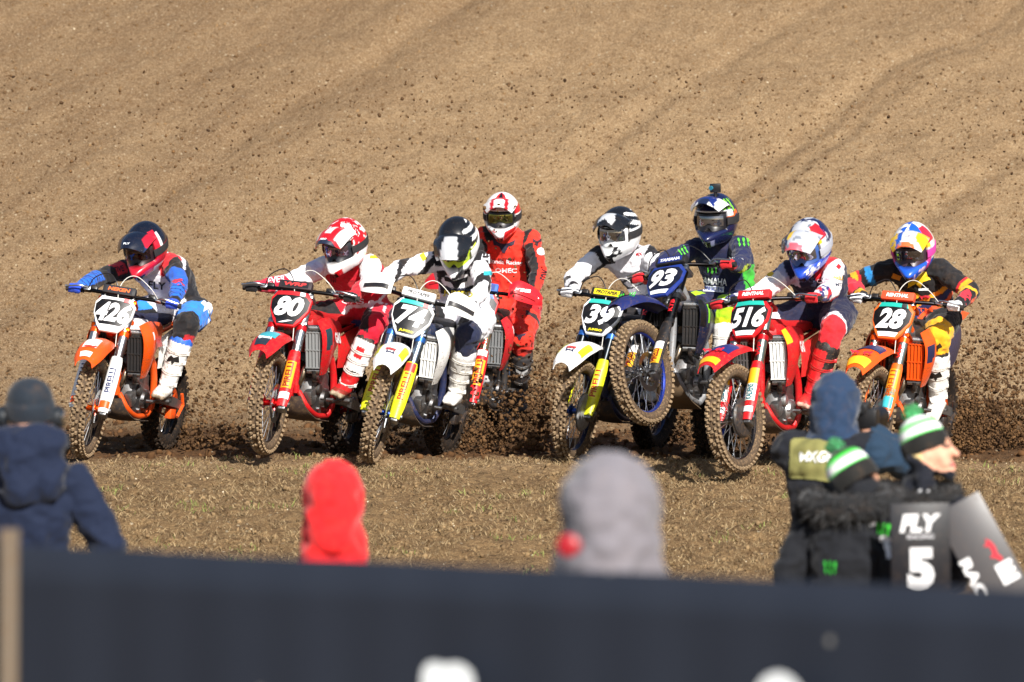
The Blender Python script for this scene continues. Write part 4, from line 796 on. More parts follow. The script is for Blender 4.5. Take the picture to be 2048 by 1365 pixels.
# ------------------------------------------------------------------ the eight bikes and their riders
ORANGE, RED = '#f0570f', '#d2121e'
BIKES = {
'426': dict(pose=(-2.4608, 39.7689, .2899, .011, -.0901, .1428), label='orange motocross bike with white-framed number plate 426', number='426', main=ORANGE, acc='#ffffff', frame=ORANGE, rim='#1a1a1c', rimtape='#d9d330', hub=ORANGE, sprocket=ORANGE, tube='#c9cbca', cap='#222224', ring=ORANGE, guard='#f1f1ee', guard_stickers=[(.0, .05, ORANGE, None, None), (.10, .30, '#fafafa', 'PIRELLI', '#22305e')], clamp=ORANGE, bar='#2a2a2c', pad='#1d1d20', pad_text=('#20202a', 'NEKEN', '#e86a28'), plate_edge='#f4f4f2', plate_field='#0e0e10', plate_top=None, plate_flag='#c81d25', plate_low=('#f4f4f2', None, None), fender_stickers=[(.55, .8, .3, .7, '#f3efe9'), (.86, .98, .3, .7, '#eceae6')], fender_mark=(BULL, '#d43a2a', (.10, .04)), louvre='#2a2a2c', shroud=ORANGE, shroud_stickers=[(.35, .75, .25, .75, '#f4f4f2')], shroud_text=('PREMIX', '#e8502a'), seat='#1c2440', side='#f4f4f2', guide=ORANGE, tank='#f1f1ef', skid='#2b2b2e'),
'80': dict(pose=(-1.1653, 38.9892, .3229, .0545, -.0463, .0988), label='red motocross bike with number plate 80 and front wheel just off the ground', number='80', main=RED, acc='#ffffff', frame=RED, rim='#1c1c1e', hub=RED, sprocket='#8c8c8c', tube='#c4c8c6', cap='#222224', ring=RED, guard=RED, guard_stickers=[(.10, .30, '#f2a51e', 'PIRELLI', '#8a1a1a'), (.02, .07, '#eeeeee', None, None)], clamp='#9c9c9c', bar='#2a2a2c', pad='#2a1a20', pad_text=('#1c1c20', 'WRP', '#e03a3a'), plate_edge=RED, plate_field='#0d0e12', plate_top='#c01a22', plate_flag='#f2f2f2', plate_low=('#12141a', '/', '#ffffff'), fender_stickers=[(.55, .72, .25, .75, '#3ba7b4'), (.74, .93, .3, .7, '#23303c')], fender_mark=('GEBBEN', '#dfe8ea', (.09, .022)), louvre='#8d9092', shroud=RED, shroud_stickers=[(.15, .32, .2, .8, '#1b3a44')], shroud_text=('GASGAS'[:3], '#f4f4f4'), seat='#b8141c', side=RED, tank='#b01219', skid='#33292a'),
'74': dict(pose=(-.4964, 39.14, .2995, .013, -.1741, .1704), label='white and yellow motocross bike with number plate 74 and white handguards', number='74', main='#f4f4f2', acc='#e6e21e', frame='#1d2c54', rim='#1c1c1e', hub='#2a4d9c', sprocket='#8c8c8c', tube='#9fb0c0', cap='#222224', ring='#2a62b0', guard='#dfe01f', guard_stickers=[(.09, .31, '#e8e43a', 'PIRELLI', '#b53a20'), (.31, .375, '#d63a30', None, None)], tube_mark=None, clamp='#30343c', bar='#2c2c2e', pad='#e9e9ea', pad_text=('#f2f2f2', 'PROTAPER', '#18181c'), plate_edge='#f4f4f2', plate_field='#0c0d11', plate_top='#2fb5a8', plate_flag='#c8202a', plate_low=('#1a1a18', 'JUMBO', '#e6d41e'), handguard='#f2f2f0', fender_stickers=[(.5, .8, .06, .2, '#d9dc28'), (.5, .8, .8, .95, '#d9dc28'), (.68, .74, .35, .65, '#d8423a')], fender_mark=(CROWN, '#1a2748', (.055, .045)), louvre='#e2e4e2', shroud='#f4f4f2', shroud_stickers=[(.2, .5, .55, .95, '#1d2c54')], shroud_text=None, seat='#20242c', side='#f4f4f2', tank='#20304e', skid='#303236', spring='#e8e8e8'),
'2': dict(pose=(-.09, 41.6, .22, .004, -.1041, .10), label='red motocross bike with red handguards, half hidden behind bike 74', number='2', main='#d81824', acc='#fff', frame='#3a3a3c', rim='#1c1c1e', hub='#8a8a8a', sprocket='#8c8c8c', tube='#bfae8e', cap='#222224', ring='#c81d25', guard='#d81824', guard_stickers=[(.10, .30, '#e8b02a', 'PIRELLI', '#b01a1a'), (.33, .375, '#eeeeee', None, None)], tube_mark=('SHOWA', '#b51a20'), clamp='#2f2f31', bar='#2c2c2e', pad='#2a62b0', pad_text=('#2c3f86', None, None), plate_edge='#d81824', plate_field='#10131c', plate_top='#2a62b0', handguard='#e01f2c', guard_stripe='#b81822', handguard_text='ACERBIS', louvre='#8d9092', shroud='#e01f2c', shroud_stickers=[(.3, .5, .2, .8, '#f2f2f2')], shroud_text=None, seat='#1c1c1e', side='#e01f2c', tank='#2a2a2c'),
'39': dict(pose=(.9679, 39.6901, .3959, -.004, -.1064, .0246), label='white and yellow motocross bike with number plate 39 and grey disc guard', number='39', main='#f4f4f2', acc='#e6e21e', frame='#1d2c54', rim='#1d2848', rimtape='#d9d330', hub='#2a4d9c', sprocket='#8c8c8c', discguard='#8d9092', tube='#2a2f33', cap='#222224', ring='#2a62b0', guard='#dfe01f', guard_stickers=[(.09, .31, '#e8e43a', 'PIRELLI', '#b53a20')], clamp='#30343c', bar='#2c2c2e', pad='#161618', pad_text=('#e8cf1c', 'PROTAPER', '#18181c'), plate_edge='#f0f2f6', plate_field='#0c0d11', plate_top='#2fb5a8', plate_flag='#c8202a', plate_low=('#1a1a18', 'JUMBO', '#e6d41e'), fender_stickers=[(.5, .8, .06, .2, '#d9dc28'), (.5, .8, .8, .95, '#d9dc28'), (.68, .74, .35, .65, '#d8423a')], fender_mark=(CROWN, '#1a2748', (.055, .045)), louvre='#3a3a3c', shroud='#f4f4f2', shroud_stickers=[(.2, .5, .55, .95, '#1d2c54')], shroud_text=None, seat='#20242c', side='#f4f4f2', tank='#20304e', skid='#303236'),
'93': dict(pose=(1.34, 38.50, .3549, .232, -.02, -.26), ext=.05, label='blue and black motocross bike number 93 rearing up on its rear wheel', number='93', main='#16265e', acc='#ffffff', frame='#8f9296', rim='#1a3690', rimtape='#e0d020', hub='#8a8c90', sprocket='#2a4fb4', tube='#2b2d30', cap='#9c9c9c', ring='#26282b', guard='#1b1d21', guard_stickers=[(.03, .15, '#f0b01e', 'PIRELLI', '#7a1010'), (.15, .21, '#e8e8e8', None, None)], tube_mark=('KYB', '#d02028'), clamp='#a7a9ac', bar='#1d1d1f', pad='#15171c', pad_text=('#1a2f7a', 'YAMAHA', '#f2f2f2'), plate_edge='#1b3584', plate_field='#0e1428', plate_top=None, plate_low=('#e8ecf2', None, None), fender='#122460', fender_stickers=[(.55, .95, .05, .45, '#101a24'), (.4, .52, .3, .7, '#e9eef6')], fender_mark2=(CLAW, '#39d02e', (.05, .05), .20, .43), louvre='#1a1b1d', shroud='#15203f', shroud_stickers=[(.05, .2, .1, .9, '#101216'), (.28, .34, .1, .9, '#7fd028')], shroud_text=None, seat='#15171c', side='#16265e', tank='#141a2c', cover='#8b8d90', hose='#17181a', skid='#6a5a48'),
'516': dict(pose=(1.9626, 37.6222, .3716, .0244, -.0028, -.1582), label='red motocross bike with number plate 516 and pale radiator louvres', number='516', main=RED, acc='#ffffff', frame='#c8141e', rim='#1c1c20', rimtape='#d9d330', hub='#9a9a9a', sprocket='#8c8c8c', discguard='#26272a', tube='#9fa79c', cap='#222224', ring=RED, guard=RED, guard_stickers=[(.10, .22, '#f4efe6', 'KADENS', '#1a6b78'), (.22, .33, '#f2b020', None, None), (.02, .06, '#eeeeee', None, None)], tube_mark=('WP', '#b5161c'), clamp='#b01a20', bar='#26262a', pad='#c01820', pad_text=(None, 'RENTHAL', '#f6f6f6'), plate_edge='#c8141e', plate_field='#0c0d10', plate_top='#20b0a0', plate_low=('#eef2f2', None, None), fender_stickers=[(.5, .72, .1, .9, '#232a6c'), (.86, .98, .1, .9, '#f0b41e')], fender_mark2=(BULL, '#e02a3c', (.07, .045), .24, .435), louvre='#e2e4e2', shroud=RED, shroud_stickers=[(.05, .22, .05, .3, '#f0b41e')], shroud_text=('GAS', '#f6f6f6'), seat='#c0141c', side='#e8262c', tank='#c8141e', cover='#b8babc', skid='#33292a'),
'28': dict(pose=(2.8406, 38.5788, .3586, 0., -.0967, -.0712), label='orange motocross bike with orange-framed number plate 28', number='28', main=ORANGE, acc='#ffffff', frame=ORANGE, rim='#1a1a1c', hub=ORANGE, sprocket=ORANGE, discguard='#2a2a2c', tube='#b7bcb8', cap='#222224', ring=ORANGE, guard='#f06a1c', guard_stickers=[(.06, .20, '#3fb8c4', None, None), (.14, .34, '#f2a51e', 'PIRELLI', '#b04a10'), (.0, .04, '#f4d8c8', None, None)], tube_mark=('WP', '#c0281c'), clamp=ORANGE, bar='#26262a', pad='#e0502c', pad_text=(None, 'RENTHAL', '#f6f2ee'), plate_edge='#f26a22', plate_field='#0c0d10', plate_top='#20b0a0', plate_flag='#26262a', plate_low=('#eef2f2', None, None), fender_stickers=[(.45, .66, .1, .9, '#232a5c'), (.84, .98, .1, .9, '#f6c02a')], fender_mark2=(BULL, '#e02a3c', (.075, .05), .25, .43), louvre='#f0570f', shroud=ORANGE, shroud_stickers=[(.1, .3, .3, .7, '#20264c')], shroud_text=None, seat='#26262a', side='#20264c', tank='#26262a'),
}
WHITE_BOOT = dict(base='#efeeea', rules=[('a<-.06', '#d8d2c8'), ('(a>.28)', '#e9e9e9')], strap='#dcdad4', sole='#8b7a66')
def hel(base, rules, peak_base, **k): return dict(base=base, rules=rules, peak_base=peak_base, **k)
RIDERS = {
'426': dict(label='rider in white jersey and blue trousers on orange bike 426', shR=(256, 526), shL=(352, 520), elR=(205, 556), elL=(362, 566), head=(291, 494), look=(22, 24, -.0), pelvis=(.08, .10, .99), knL=(352, 690, .95), base='#e4e2ea',
  rules=[('torso', '(t>.82)&(o>.45)', '#d8202c'), ('torso', '(t>.88)&(o<-.3)', '#17181c'), ('torso', '(t<.42)', '#f4f2f6'), ('torso', '(o>.75)&(t<.7)', '#1a1c22'), ('ua', '', '#16171b'), ('uaR', '(t>.35)&(t<.62)&(z>-.2)', '#d02a3a'), ('uaL', 't>.55', '#1d5cc0'), ('fa', '', '#16171b'), ('fa', '(z>-.15)&(t>.1)', '#1f66d0'), ('faL', '(t<.45)&(n2>.05)', '#d0283c'), ('faL', 't>.85', '#16171b'), ('fa', '(z>.1)&(sin(t*60)>.55)&(t<.9)', '#16305c'), ('ha', '', '#2552d8'), ('th', '', '#2a84ec'), ('th', '((o<-.45)&(z<.35))|(t>.93)', '#17181c'), ('th', '(o>.75)&(t>.1)&(t<.35)', '#e8eef6'), ('sn', '', '#1b1c20'), ('sn', '(o>.5)&(t<.3)', '#c8202a'), ('head', '', '#c39a80')],
  boot=dict(WHITE_BOOT, rules=[('a<-.06', '#cfc8be'), ('a>.285', '#2a66d0')], mark=(STAR, '#18181a')),
  helmet=hel('#c81a30', [('(z>.02)', '#0e1524'), ('(abs(az)>.55)&(az>0)&(el>-.1)&(el<.75)&(az<1.5)', '#e9e7e7'), ('(az>.8)&(az<1.3)&(el>.1)&(el<.9)', '#c81a30'), ('(az<-1)&(el<.4)&(el>-.3)', '#e9e7e7'), ('(el<-.55)&(abs(az)>.9)', '#e4e2e2'), ('(el<-.62)&(abs(az)<.55)', '#0e0f14')], '#10182a', peak_rules=[('abs(y)>.085', '#16305c'), ('(y>.07)&(u<.6)', '#c81a30')], peak_text=('FLY', '#e8eef4', .05), goggle='#2a1a1e', lens='#5a4a4c', lens_metal=.3),
  prints=[('FLY', 308, 573, 36, 16, '#15161a', -6), ('ACTIVE', 226, 542, 34, 12, '#0e1730', 14), (STAR, 412, 618, 22, 26, '#f0f4fa')]),
'80': dict(label='rider in red jersey with white shoulders on red bike 80', shR=(640, 524), shL=(752, 520), elR=(575, 562), elL=(778, 568), head=(690, 488), look=(28, 22, -.12), pelvis=(.06, .14, .97), knL=(722, 700, .9), base='#c8142a',
  rules=[('torso', '(t>.9)&(abs(o)>.7)', '#eceaec'), ('torso', 't<.1', '#2a2a5c'), ('torso', '(t<.33)&(t>.27)', '#f0e8ea'), ('torso', '(abs(o)<.4)&(t>.93)', '#1c1d24'), ('ua', '', '#f0eef0'), ('uaR', '(t>.2)&(t<.45)&(z>.0)', '#d9d6f0'), ('fa', '', '#ccc9d6'), ('faR', '', '#c8163a'), ('faR', '(z<-.2)&(t<.55)', '#f2f0f2'), ('faL', 't>.15', '#c8142a'), ('ha', '', '#1b1b1f'), ('th', '', '#c41230'), ('th', '(o<-.2)', '#1a1b1f'), ('th', '(abs(o-.6)<.09)&(t<.8)', '#e8d8e0'), ('sn', '', '#c41230'), ('sn', '(t>.38)', '#17181c'), ('head', '', '#c39a80')],
  boot=dict(base='#f0efec', rules=[('a<.05', '#c8141e'), ('(a>.05)&(a<.08)', '#1a1a1d'), ('(a>.17)&(a<.25)&(abs(c)<.03)&(b>0)', '#c8141e'), ('a>.30', '#1a1c22'), ('a<-.06', '#8c2a22')], strap='#d8d4d0', sole='#a08f78'),
  helmet=hel('#f1efee', [('(abs(n)<.07)&(z>-.02)', '#c8141e'), ('(el>.5)&(abs(az)<.5)', '#d01522'), ('(n>.14)', '#c8141e'), ('(el<-.5)&(abs(az)<.55)&(abs(az)>.2)', '#d01522'), ('(abs(az)>1.1)&(n>.08)', '#d01522')], '#d01522', peak_rules=[('(abs(y)>.055)&(u<.75)', '#f2f0f0'), ('u>.84', '#20283c'), ('(abs(y)<.02)&(u<.6)', '#f2f0f0')], peak_text=('AIRO', '#e8eef4', .05), lens='#8a7a8c', goggle='#20242c', seed=4),
  prints=[('EVER', 552, 560, 34, 12, '#f2dfe4', 8), ('GAS', 702, 606, 46, 12, '#f0e0e4', 0), (CLAW, 664, 560, 12, 18, '#1a1c22'), (disc(), 740, 612, 14, 18, '#f0e0e4'), (RECT, 746, 516, 16, 6, '#e8c42a')]),
'74': dict(label='rider with lowered black helmet and fox-head jersey on bike 74', shR=(868, 512), shL=(968, 512), elR=(812, 545), elL=(985, 566), head=(914, 486), look=(12, 42, .06), pelvis=(.28, .10, .98), knL=(925, 690, .95), base='#eceaf0',
  rules=[('torso', '(t>.42)&(t<.8)&(abs(o)<.95)', '#14151b'), ('torso', '((o)**2/.6+((t-.62)/.13)**2<1)', '#f0eff2'), ('torso', 't>.86', '#14151b'), ('torso', '(t<.3)', '#e9e7ee'), ('ua', '', '#f0eff4'), ('uaL', '(t<.3)', '#15161c'), ('fa', '', '#f0eff4'), ('ua fa', 'sin(t*7+z*1.6+o)>.55', '#15161c'), ('ha', '', '#f2f1f3'), ('th', '', '#eeedf2'), ('th', '(o<-.1)', '#1a1b20'), ('th', '(t>.9)', '#1c2440'), ('sn', '', '#1c2440'), ('sn', '(t>.3)', '#f0eff2'), ('head', '', '#c39a80')],
  boot=dict(WHITE_BOOT, mark=(FOX, '#d9d8d4')),
  helmet=hel('#15171b', [('(el<.05)&(abs(az)<2.2)', '#e9e9ea'), ('(el<-.3)&(n>.12)', '#15171b'), ('(az>.55)&(az<1.35)&(abs(el-.12)<.1)', '#c9dc2a'), ('(az>.9)&(el>.2)&(el<1.0)&(sin(el*16+az*5)>.1)&(az<2.4)', '#eeeeee'), ('(az<-1.2)&(el<.6)&(el>0)', '#8c8f94')], '#17191d', peak_rules=[('(abs(y)<.035+.02*u)&(u>.25)', '#b9bbbf')], peak=-.01, lens='#8a9450', goggle='#b8d020', strap='#d8d8d8'),
  prints=[(FOX, 912, 566, 50, 26, '#14151a'), ('JUMBO', 916, 590, 62, 13, '#d8c42a', -2), ('HUSQVARNA', 912, 580, 62, 6, '#3a3f58', -2), (CROWN, 970, 519, 16, 20, '#e9e9ee'), (RECT, 845, 516, 10, 14, '#d8c42a', 30), (RECT, 975, 548, 16, 8, '#2fa8b8')]),
'2': dict(label='rider all in red with white helmet, upright behind bike 74', neckx=.40, shR=(962, 462), shL=(1070, 470), elR=(930, 530), elL=(1100, 546), head=(1004, 430), headx=.54, look=(5, 14, 0), pelvis=(.30, .06, 1.0), kneeout=.3, knL=(1050, 640, .95), footL=(1038, 772, .42, (.1, -.7, -.5)), base='#e8301f',
  rules=[('torso', 'o>.85', '#17181c'), ('torso', '(t>.9)&(o<-.2)', '#17181c'), ('ua', '(o<.1)&(t>.3)', '#17181c'), ('fa', '(o<.2)', '#1a1b20'), ('faR', 't>.6', '#e0232a'), ('fa', 't>.9', '#d8d02a'), ('ha', '', '#c81d28'), ('th', '(o>.2)&(t<.4)', '#d01f26'), ('th', '(t>.5)&(t<.62)&(o>.2)', '#2a2228'), ('sn', 't>.4', '#3a3a3e'), ('head', '', '#c39a80')],
  boot=dict(base='#2c2c30', rules=[('(a>.2)&(a<.3)', '#4a4a4e')], strap='#1a1a1c', mark=(FOX, '#e0e0e0')),
  helmet=hel('#f2f0f0', [('(el>.45)&(abs(az)<.6)&(abs(az)>.28)', '#d01a24'), ('(abs(az)>.8)&(el<.55)&(el>.2)', '#d01a24'), ('(el<-.35)&(abs(az)>.3)&(n>-.05)', '#d01a24'), ('(el<-.72)', '#d01a24'), ('(el>.75)&(abs(az)<.28)', '#1a1b20')], '#f4f2f2', peak_rules=[('(abs(y)<.06)&(abs(y)>.035)', '#d01a24'), ('(abs(y)<.035)&(u<.55)', '#d01a24'), ('(abs(y)<.03)&(u>.15)&(u<.4)', '#22232a')], peak=.012, lens='#8a8a50', goggle='#1c1c20'), hs=1.1,
  prints=[(FOX, 1008, 494, 48, 28, '#241c34'), ('FACTORY', 1013, 521, 36, 6, '#1a1a1e'), ('Honda Racing', 1010, 527, 74, 12, '#f6eef0', -3), ('OMEC', 1012, 543, 46, 10, '#f4e6e8', -1), (FOX, 1074, 487, 18, 18, '#3a1c2c'), (disc(), 1082, 505, 18, 16, '#f0dfe0'), (FOX, 1040, 673, 26, 16, '#2a2238'), ('FOX', 1094, 552, 22, 30, '#2a1c24', 75)]),
'39': dict(label='rider in white jersey with black shoulders between the red rider and rearing blue bike', shR=(1190, 502), shL=(1308, 502), elR=(1142, 566), elL=(1330, 560), head=(1239, 464), look=(24, 14, -.08), pelvis=(.2, .06, 1.0), base='#eceaf0',
  rules=[('torso', '(t>.93)&(abs(o)>.3)', '#15161c'), ('torso', '(t>.5)&(t<.66)&(abs(o)<1.1)', '#14151b'), ('torso', '((o)**2/.5+((t-.58)/.06)**2<1)', '#f0eff2'), ('ua', '', '#f0eff4'), ('ua', '(t<.18)&(z>0)', '#15161c'), ('uaR', '(z<-.45)', '#15161c'), ('fa', '', '#f0eff4'), ('fa', 'abs(t-.72)<.07', '#15161c'), ('faR', '(t>.25)&(t<.5)&(o>.2)', '#15161c'), ('ha', '', '#f2f1f3'), ('th', '', '#1a1b20'), ('sn', '', '#1c2440'), ('head', '', '#c39a80')],
  boot=dict(WHITE_BOOT),
  helmet=hel('#15171b', [('(el<.0)&(abs(az)<2.2)', '#e9e9ea'), ('(el<-.3)&(n>.16)', '#15171b'), ('(az>.55)&(az<1.2)&(abs(el-.1)<.07)', '#c8a83a'), ('(az>.9)&(el>.2)&(el<1.0)&(sin(el*16+az*5)>.1)&(az<2.4)', '#eeeeee'), ('(az>.9)&(el<.25)&(el>-.2)&(az<2.2)', '#d9dadd')], '#17191d', peak_rules=[('(abs(y)<.04)&(u>.3)&(abs(y)>.4*(u-.75))', '#c4c6ca'), ('(u>.5)&(u<.85)&(y>.02)&(y<.05)', '#d4d6da')], lens='#9a9ca4', goggle='#d8d9dc', lens_metal=.7),
  prints=[(CROWN, 1317, 505, 22, 20, '#26262c'), ('MX', 1280, 510, 14, 7, '#b02030', 10)]),
'93': dict(label='rider in navy jersey with action camera on helmet, standing on rearing bike 93', neckx=.38, shR=(1384, 488), shL=(1488, 482), elR=(1330, 520), elL=(1500, 536), head=(1432, 438), headx=.52, look=(20, 8, -.05), pelvis=(.16, .12, 1.03), knL=(1424, 660, .85), base='#141c40',
  rules=[('torso', '(o>.9)&(t>.0)&(t<.55)', '#3fae3a'), ('torso', 't<-.02', '#16204a'), ('ua', '', '#172048'), ('fa', '', '#172048'), ('faL', '(z<.1)&(t<.6)&(z<-.1)', '#c3d81e'), ('ha', '', '#d8202a'), ('th', '', '#1a2550'), ('th', '(t>.35)&(o>-.6)', '#a8d81c'), ('th', '(t>.35)&(f<-.3)', '#1a2550'), ('sn', '', '#c8dc1c'), ('sn', 't>.3', '#f0f0ee'), ('head', '', '#c39a80')],
  boot=dict(WHITE_BOOT, mark=(STAR, '#dddddd')),
  helmet=hel('#131c44', [('(az>.7)&(az<1.6)&(el>.35)&(el<.95)&(sin(az*22+el*4)>.2)', '#7fd028'), ('(az>.75)&(az<1.7)&(abs(el-.22-.1*sin(az*9))<.09)', '#e0662a'), ('(el>.2)&(el<.42)&(abs(az)<1.3)', '#e8eaf0'), ('(abs(az)>1.2)&(el<-.1)&(n>.05)', '#3a50a0'), ('(el<-.55)&(abs(az)<.5)', '#8a8cb0')], '#182a70', peak_rules=[('(abs(y)>.062)|(u>.86)', '#eef0f4'), ('(u>.72)&(abs(y)<.03)', '#1a2440')], peak=.02, lens='#8a8a90', goggle='#15161c', lens_metal=.5, gopro=True),
  prints=[(CLAW, 1428, 537, 22, 26, '#5ac83a'), ('YAMAHA', 1430, 565, 56, 14, '#f2f4f8', -4), (RECT, 1431, 581, 42, 12, '#e8ecf4', -2), (RECT, 1431, 581, 39, 9, '#1c3fa4', -2), ('KEMEA', 1431, 581, 32, 6, '#f2f4f8', -2), (CLAW, 1489, 487, 24, 18, '#5ac83a'), ('YAMAHA', 1472, 519, 24, 7, '#f2f4f8', -5), (CLAW, 1368, 505, 18, 18, '#5ac83a', 30), (RECT, 1397, 531, 10, 8, '#d8a820'), (RECT, 1397, 545, 10, 8, '#c8283a')]),
'516': dict(label='rider in white-sleeved navy jersey and red knees on red bike 516', shR=(1570, 532), shL=(1676, 526), elR=(1515, 580), elL=(1690, 600), head=(1618, 490), look=(24, 28, -.05), pelvis=(.08, .13, 1.02), knL=(1655, 700, .95), base='#141a38',
  rules=[('torso', '(t>.82)&(o>.3)', '#d8202c'), ('torso', '(t>.72)&(t<.92)&(o<-.45)', '#c9cbe0'), ('torso', '(t>.45)&(t<.8)&(abs(o)<.6)&(n2>.1)', '#22284a'), ('ua', '', '#f2f0f2'), ('uaR', 't<.35', '#aab2cc'), ('fa', '', '#f2f0f2'), ('faR', 'abs(t-.45)<.06', '#d8202c'), ('faR', '(t>.75)&(n>0)', '#262c5c'), ('faL', '(t>.55)&(n2>-.1)', '#262c6c'), ('faL', '(t>.55)&(n>.08)', '#d8202c'), ('ha', '', '#d8202c'), ('th', '', '#161d3a'), ('th', '(t>.84+.08*o)', '#eeeef4'), ('th', '(t>.98+.06*o)', '#e02430'), ('sn', '', '#e02430'), ('sn', 'f<-.4', '#17181c'), ('head', '', '#c39a80')],
  boot=dict(base='#d81c24', rules=[('(a>.1)&(c>.02)', '#17181c'), ('a>.27', '#17181c')], strap='#b0141c', sole='#c8a090'),
  helmet=hel('#b9bcc4', [('(n2>.22)', '#70757f'), ('(el>.3)&(az>.35)&(az<1.15)&(el<.95)', '#f2c41e'), ('(el>.45)&(az>.75)&(az<1.6)&(el<1.1)', '#d8202c'), ('(az<-.9)&(el>.1)&(n>-.05)', '#1a2450'), ('(az<-.5)&(az>-1.0)&(el>.3)&(el<.8)', '#e8c020'), ('(el<-.3)', '#1c46b4'), ('(el<-.35)&(az>.35)&(az<.9)&(n2>-.02)', '#f2f2f2'), ('(az>1.5)&(el>.2)&(n>0)', '#1a2450')], '#b9bcc4', peak_rules=[('y<-.045', '#1a2040'), ('(y<-.03)&(y>-.06)&(u<.6)', '#e8c020'), ('(u>.8)&(abs(y)<.05)', '#d85a68'), ('(n>.1)', '#80858f')], lens='#9a9ca8', goggle='#3a5a9c', lens_metal=.7, strap='#a8acb8', seed=9),
  prints=[('CLOS', 1650, 562, 22, 8, '#e8c8d0', 12), ('PIRELLI', 1678, 557, 22, 6, '#e0a82a', 0), ('MTX', 1680, 570, 20, 6, '#3a3f50'), ('GAS', 1618, 562, 30, 9, '#4a5a78', 0), (RECT, 1543, 549, 14, 12, '#d8b42a', -40), (RECT, 1553, 541, 8, 10, '#2a4a9c', -40), (BULL, 1668, 597, 24, 16, '#e02a3c', 10), (RECT, 1680, 535, 8, 8, '#d8202c', 45)]),
'28': dict(label='rider in black jersey with yellow star and yellow knee on orange bike 28', neckx=.56, headx=.72, kneeout=.2, shR=(1772, 528), shL=(1888, 528), elR=(1728, 578), elL=(1945, 590), head=(1826, 497), look=(14, 20, 0), pelvis=(.40, .02, 1.0), knL=(1868, 690, 1.0), footL=(1876, 790, .62, (-.25, -.85, -.35)), base='#15161a',
  rules=[('torso', '(abs(t-.36-.12*o)<.05)', '#f0a01e'), ('torso', '(abs(t-.26-.1*o)<.05)', '#1c2a5c'), ('torso', '(abs(t-.17-.1*o)<.035)', '#e8541e'), ('torso', '(o<-.7)&(t>.2)&(t<.6)&(n>0)', '#e8a81e'), ('ua', '(abs(t-.85)<.08)', '#e8a01e'), ('uaR', '(abs(t-.5)<.07)', '#1f7fc0'), ('ua', 'abs(t-.75)<.03', '#d8202c'), ('fa', '', '#16171c'), ('fa', '(n>.04)&(t<.85)', '#e02a3c'), ('fa', '(n<-.1)&(t<.9)', '#f0b01e'), ('fa', '(z<-.2)&(t<.6)', '#e8541e'), ('ha', '', '#f2f1f3'), ('th', '(t>.74)', '#f0b01e'), ('sn', 't<.22', '#f0b01e'), ('sn', 't>.22', '#1a1b1f'), ('head', '', '#c39a80')],
  boot=dict(WHITE_BOOT, mark=(STAR, '#18181a')),
  helmet=hel('#e9e6e4', [('(n2>.2)', '#b8b4b0'), ('(el>.55)&(az>-.2)&(az<1.0)&(n>-.12)', '#1f5ac0'), ('(az>.6)&(az<1.2)&(el>.25)&(el<.8)', '#f2c41e'), ('(az>.9)&(az<1.7)&(el>.4)&(el<1.1)', '#e0283c'), ('(az<-.5)&(el>.3)&(n>-.06)', '#1f5ac0'), ('(az<-.6)&(az>-1.2)&(el>.4)&(el<.8)', '#f2c41e'), ('(el<-.3)', '#1f5ad0'), ('(el<-.4)&(az>.35)&(az<.9)&(n2>-.02)', '#f0d0e0'), ('(abs(az)>.98)&(abs(az)<1.2)&(el<.15)', '#e0489c')], '#eae8e6', peak_rules=[('(y<-.03)', '#1f5ac0'), ('(y<-.06)&(u>.2)', '#f2c41e'), ('(y>.05)&(u<.7)', '#f2c41e'), ('(u>.84)&(abs(y)<.05)', '#e06a3c'), ('n>.13', '#9a98a0')], lens='#86868e', goggle='#3a2a38', lens_metal=.65, strap='#d0409c', seed=2),
  prints=[(STAR, 1844, 563, 46, 32, '#e8c01e', 8), (disc(), 1836, 594, 22, 14, '#f0b01e'), (BULL, 1820, 596, 26, 14, '#d82a3c'), ([(-a, b) for a, b in BULL][::-1], 1856, 596, 26, 14, '#d82a3c'), ('KTM', 1852, 623, 40, 8, '#e8541e'), (STAR, 1874, 695, 22, 18, '#26200c', 10), (RECT, 1800, 556, 18, 10, '#d88a1e', -20), (RECT, 1854, 581, 20, 5, '#e8f0f4')]),
}
BK = {k: motorcycle(v) for k, v in BIKES.items()}
for k, v in RIDERS.items(): rider(v, BK[k])
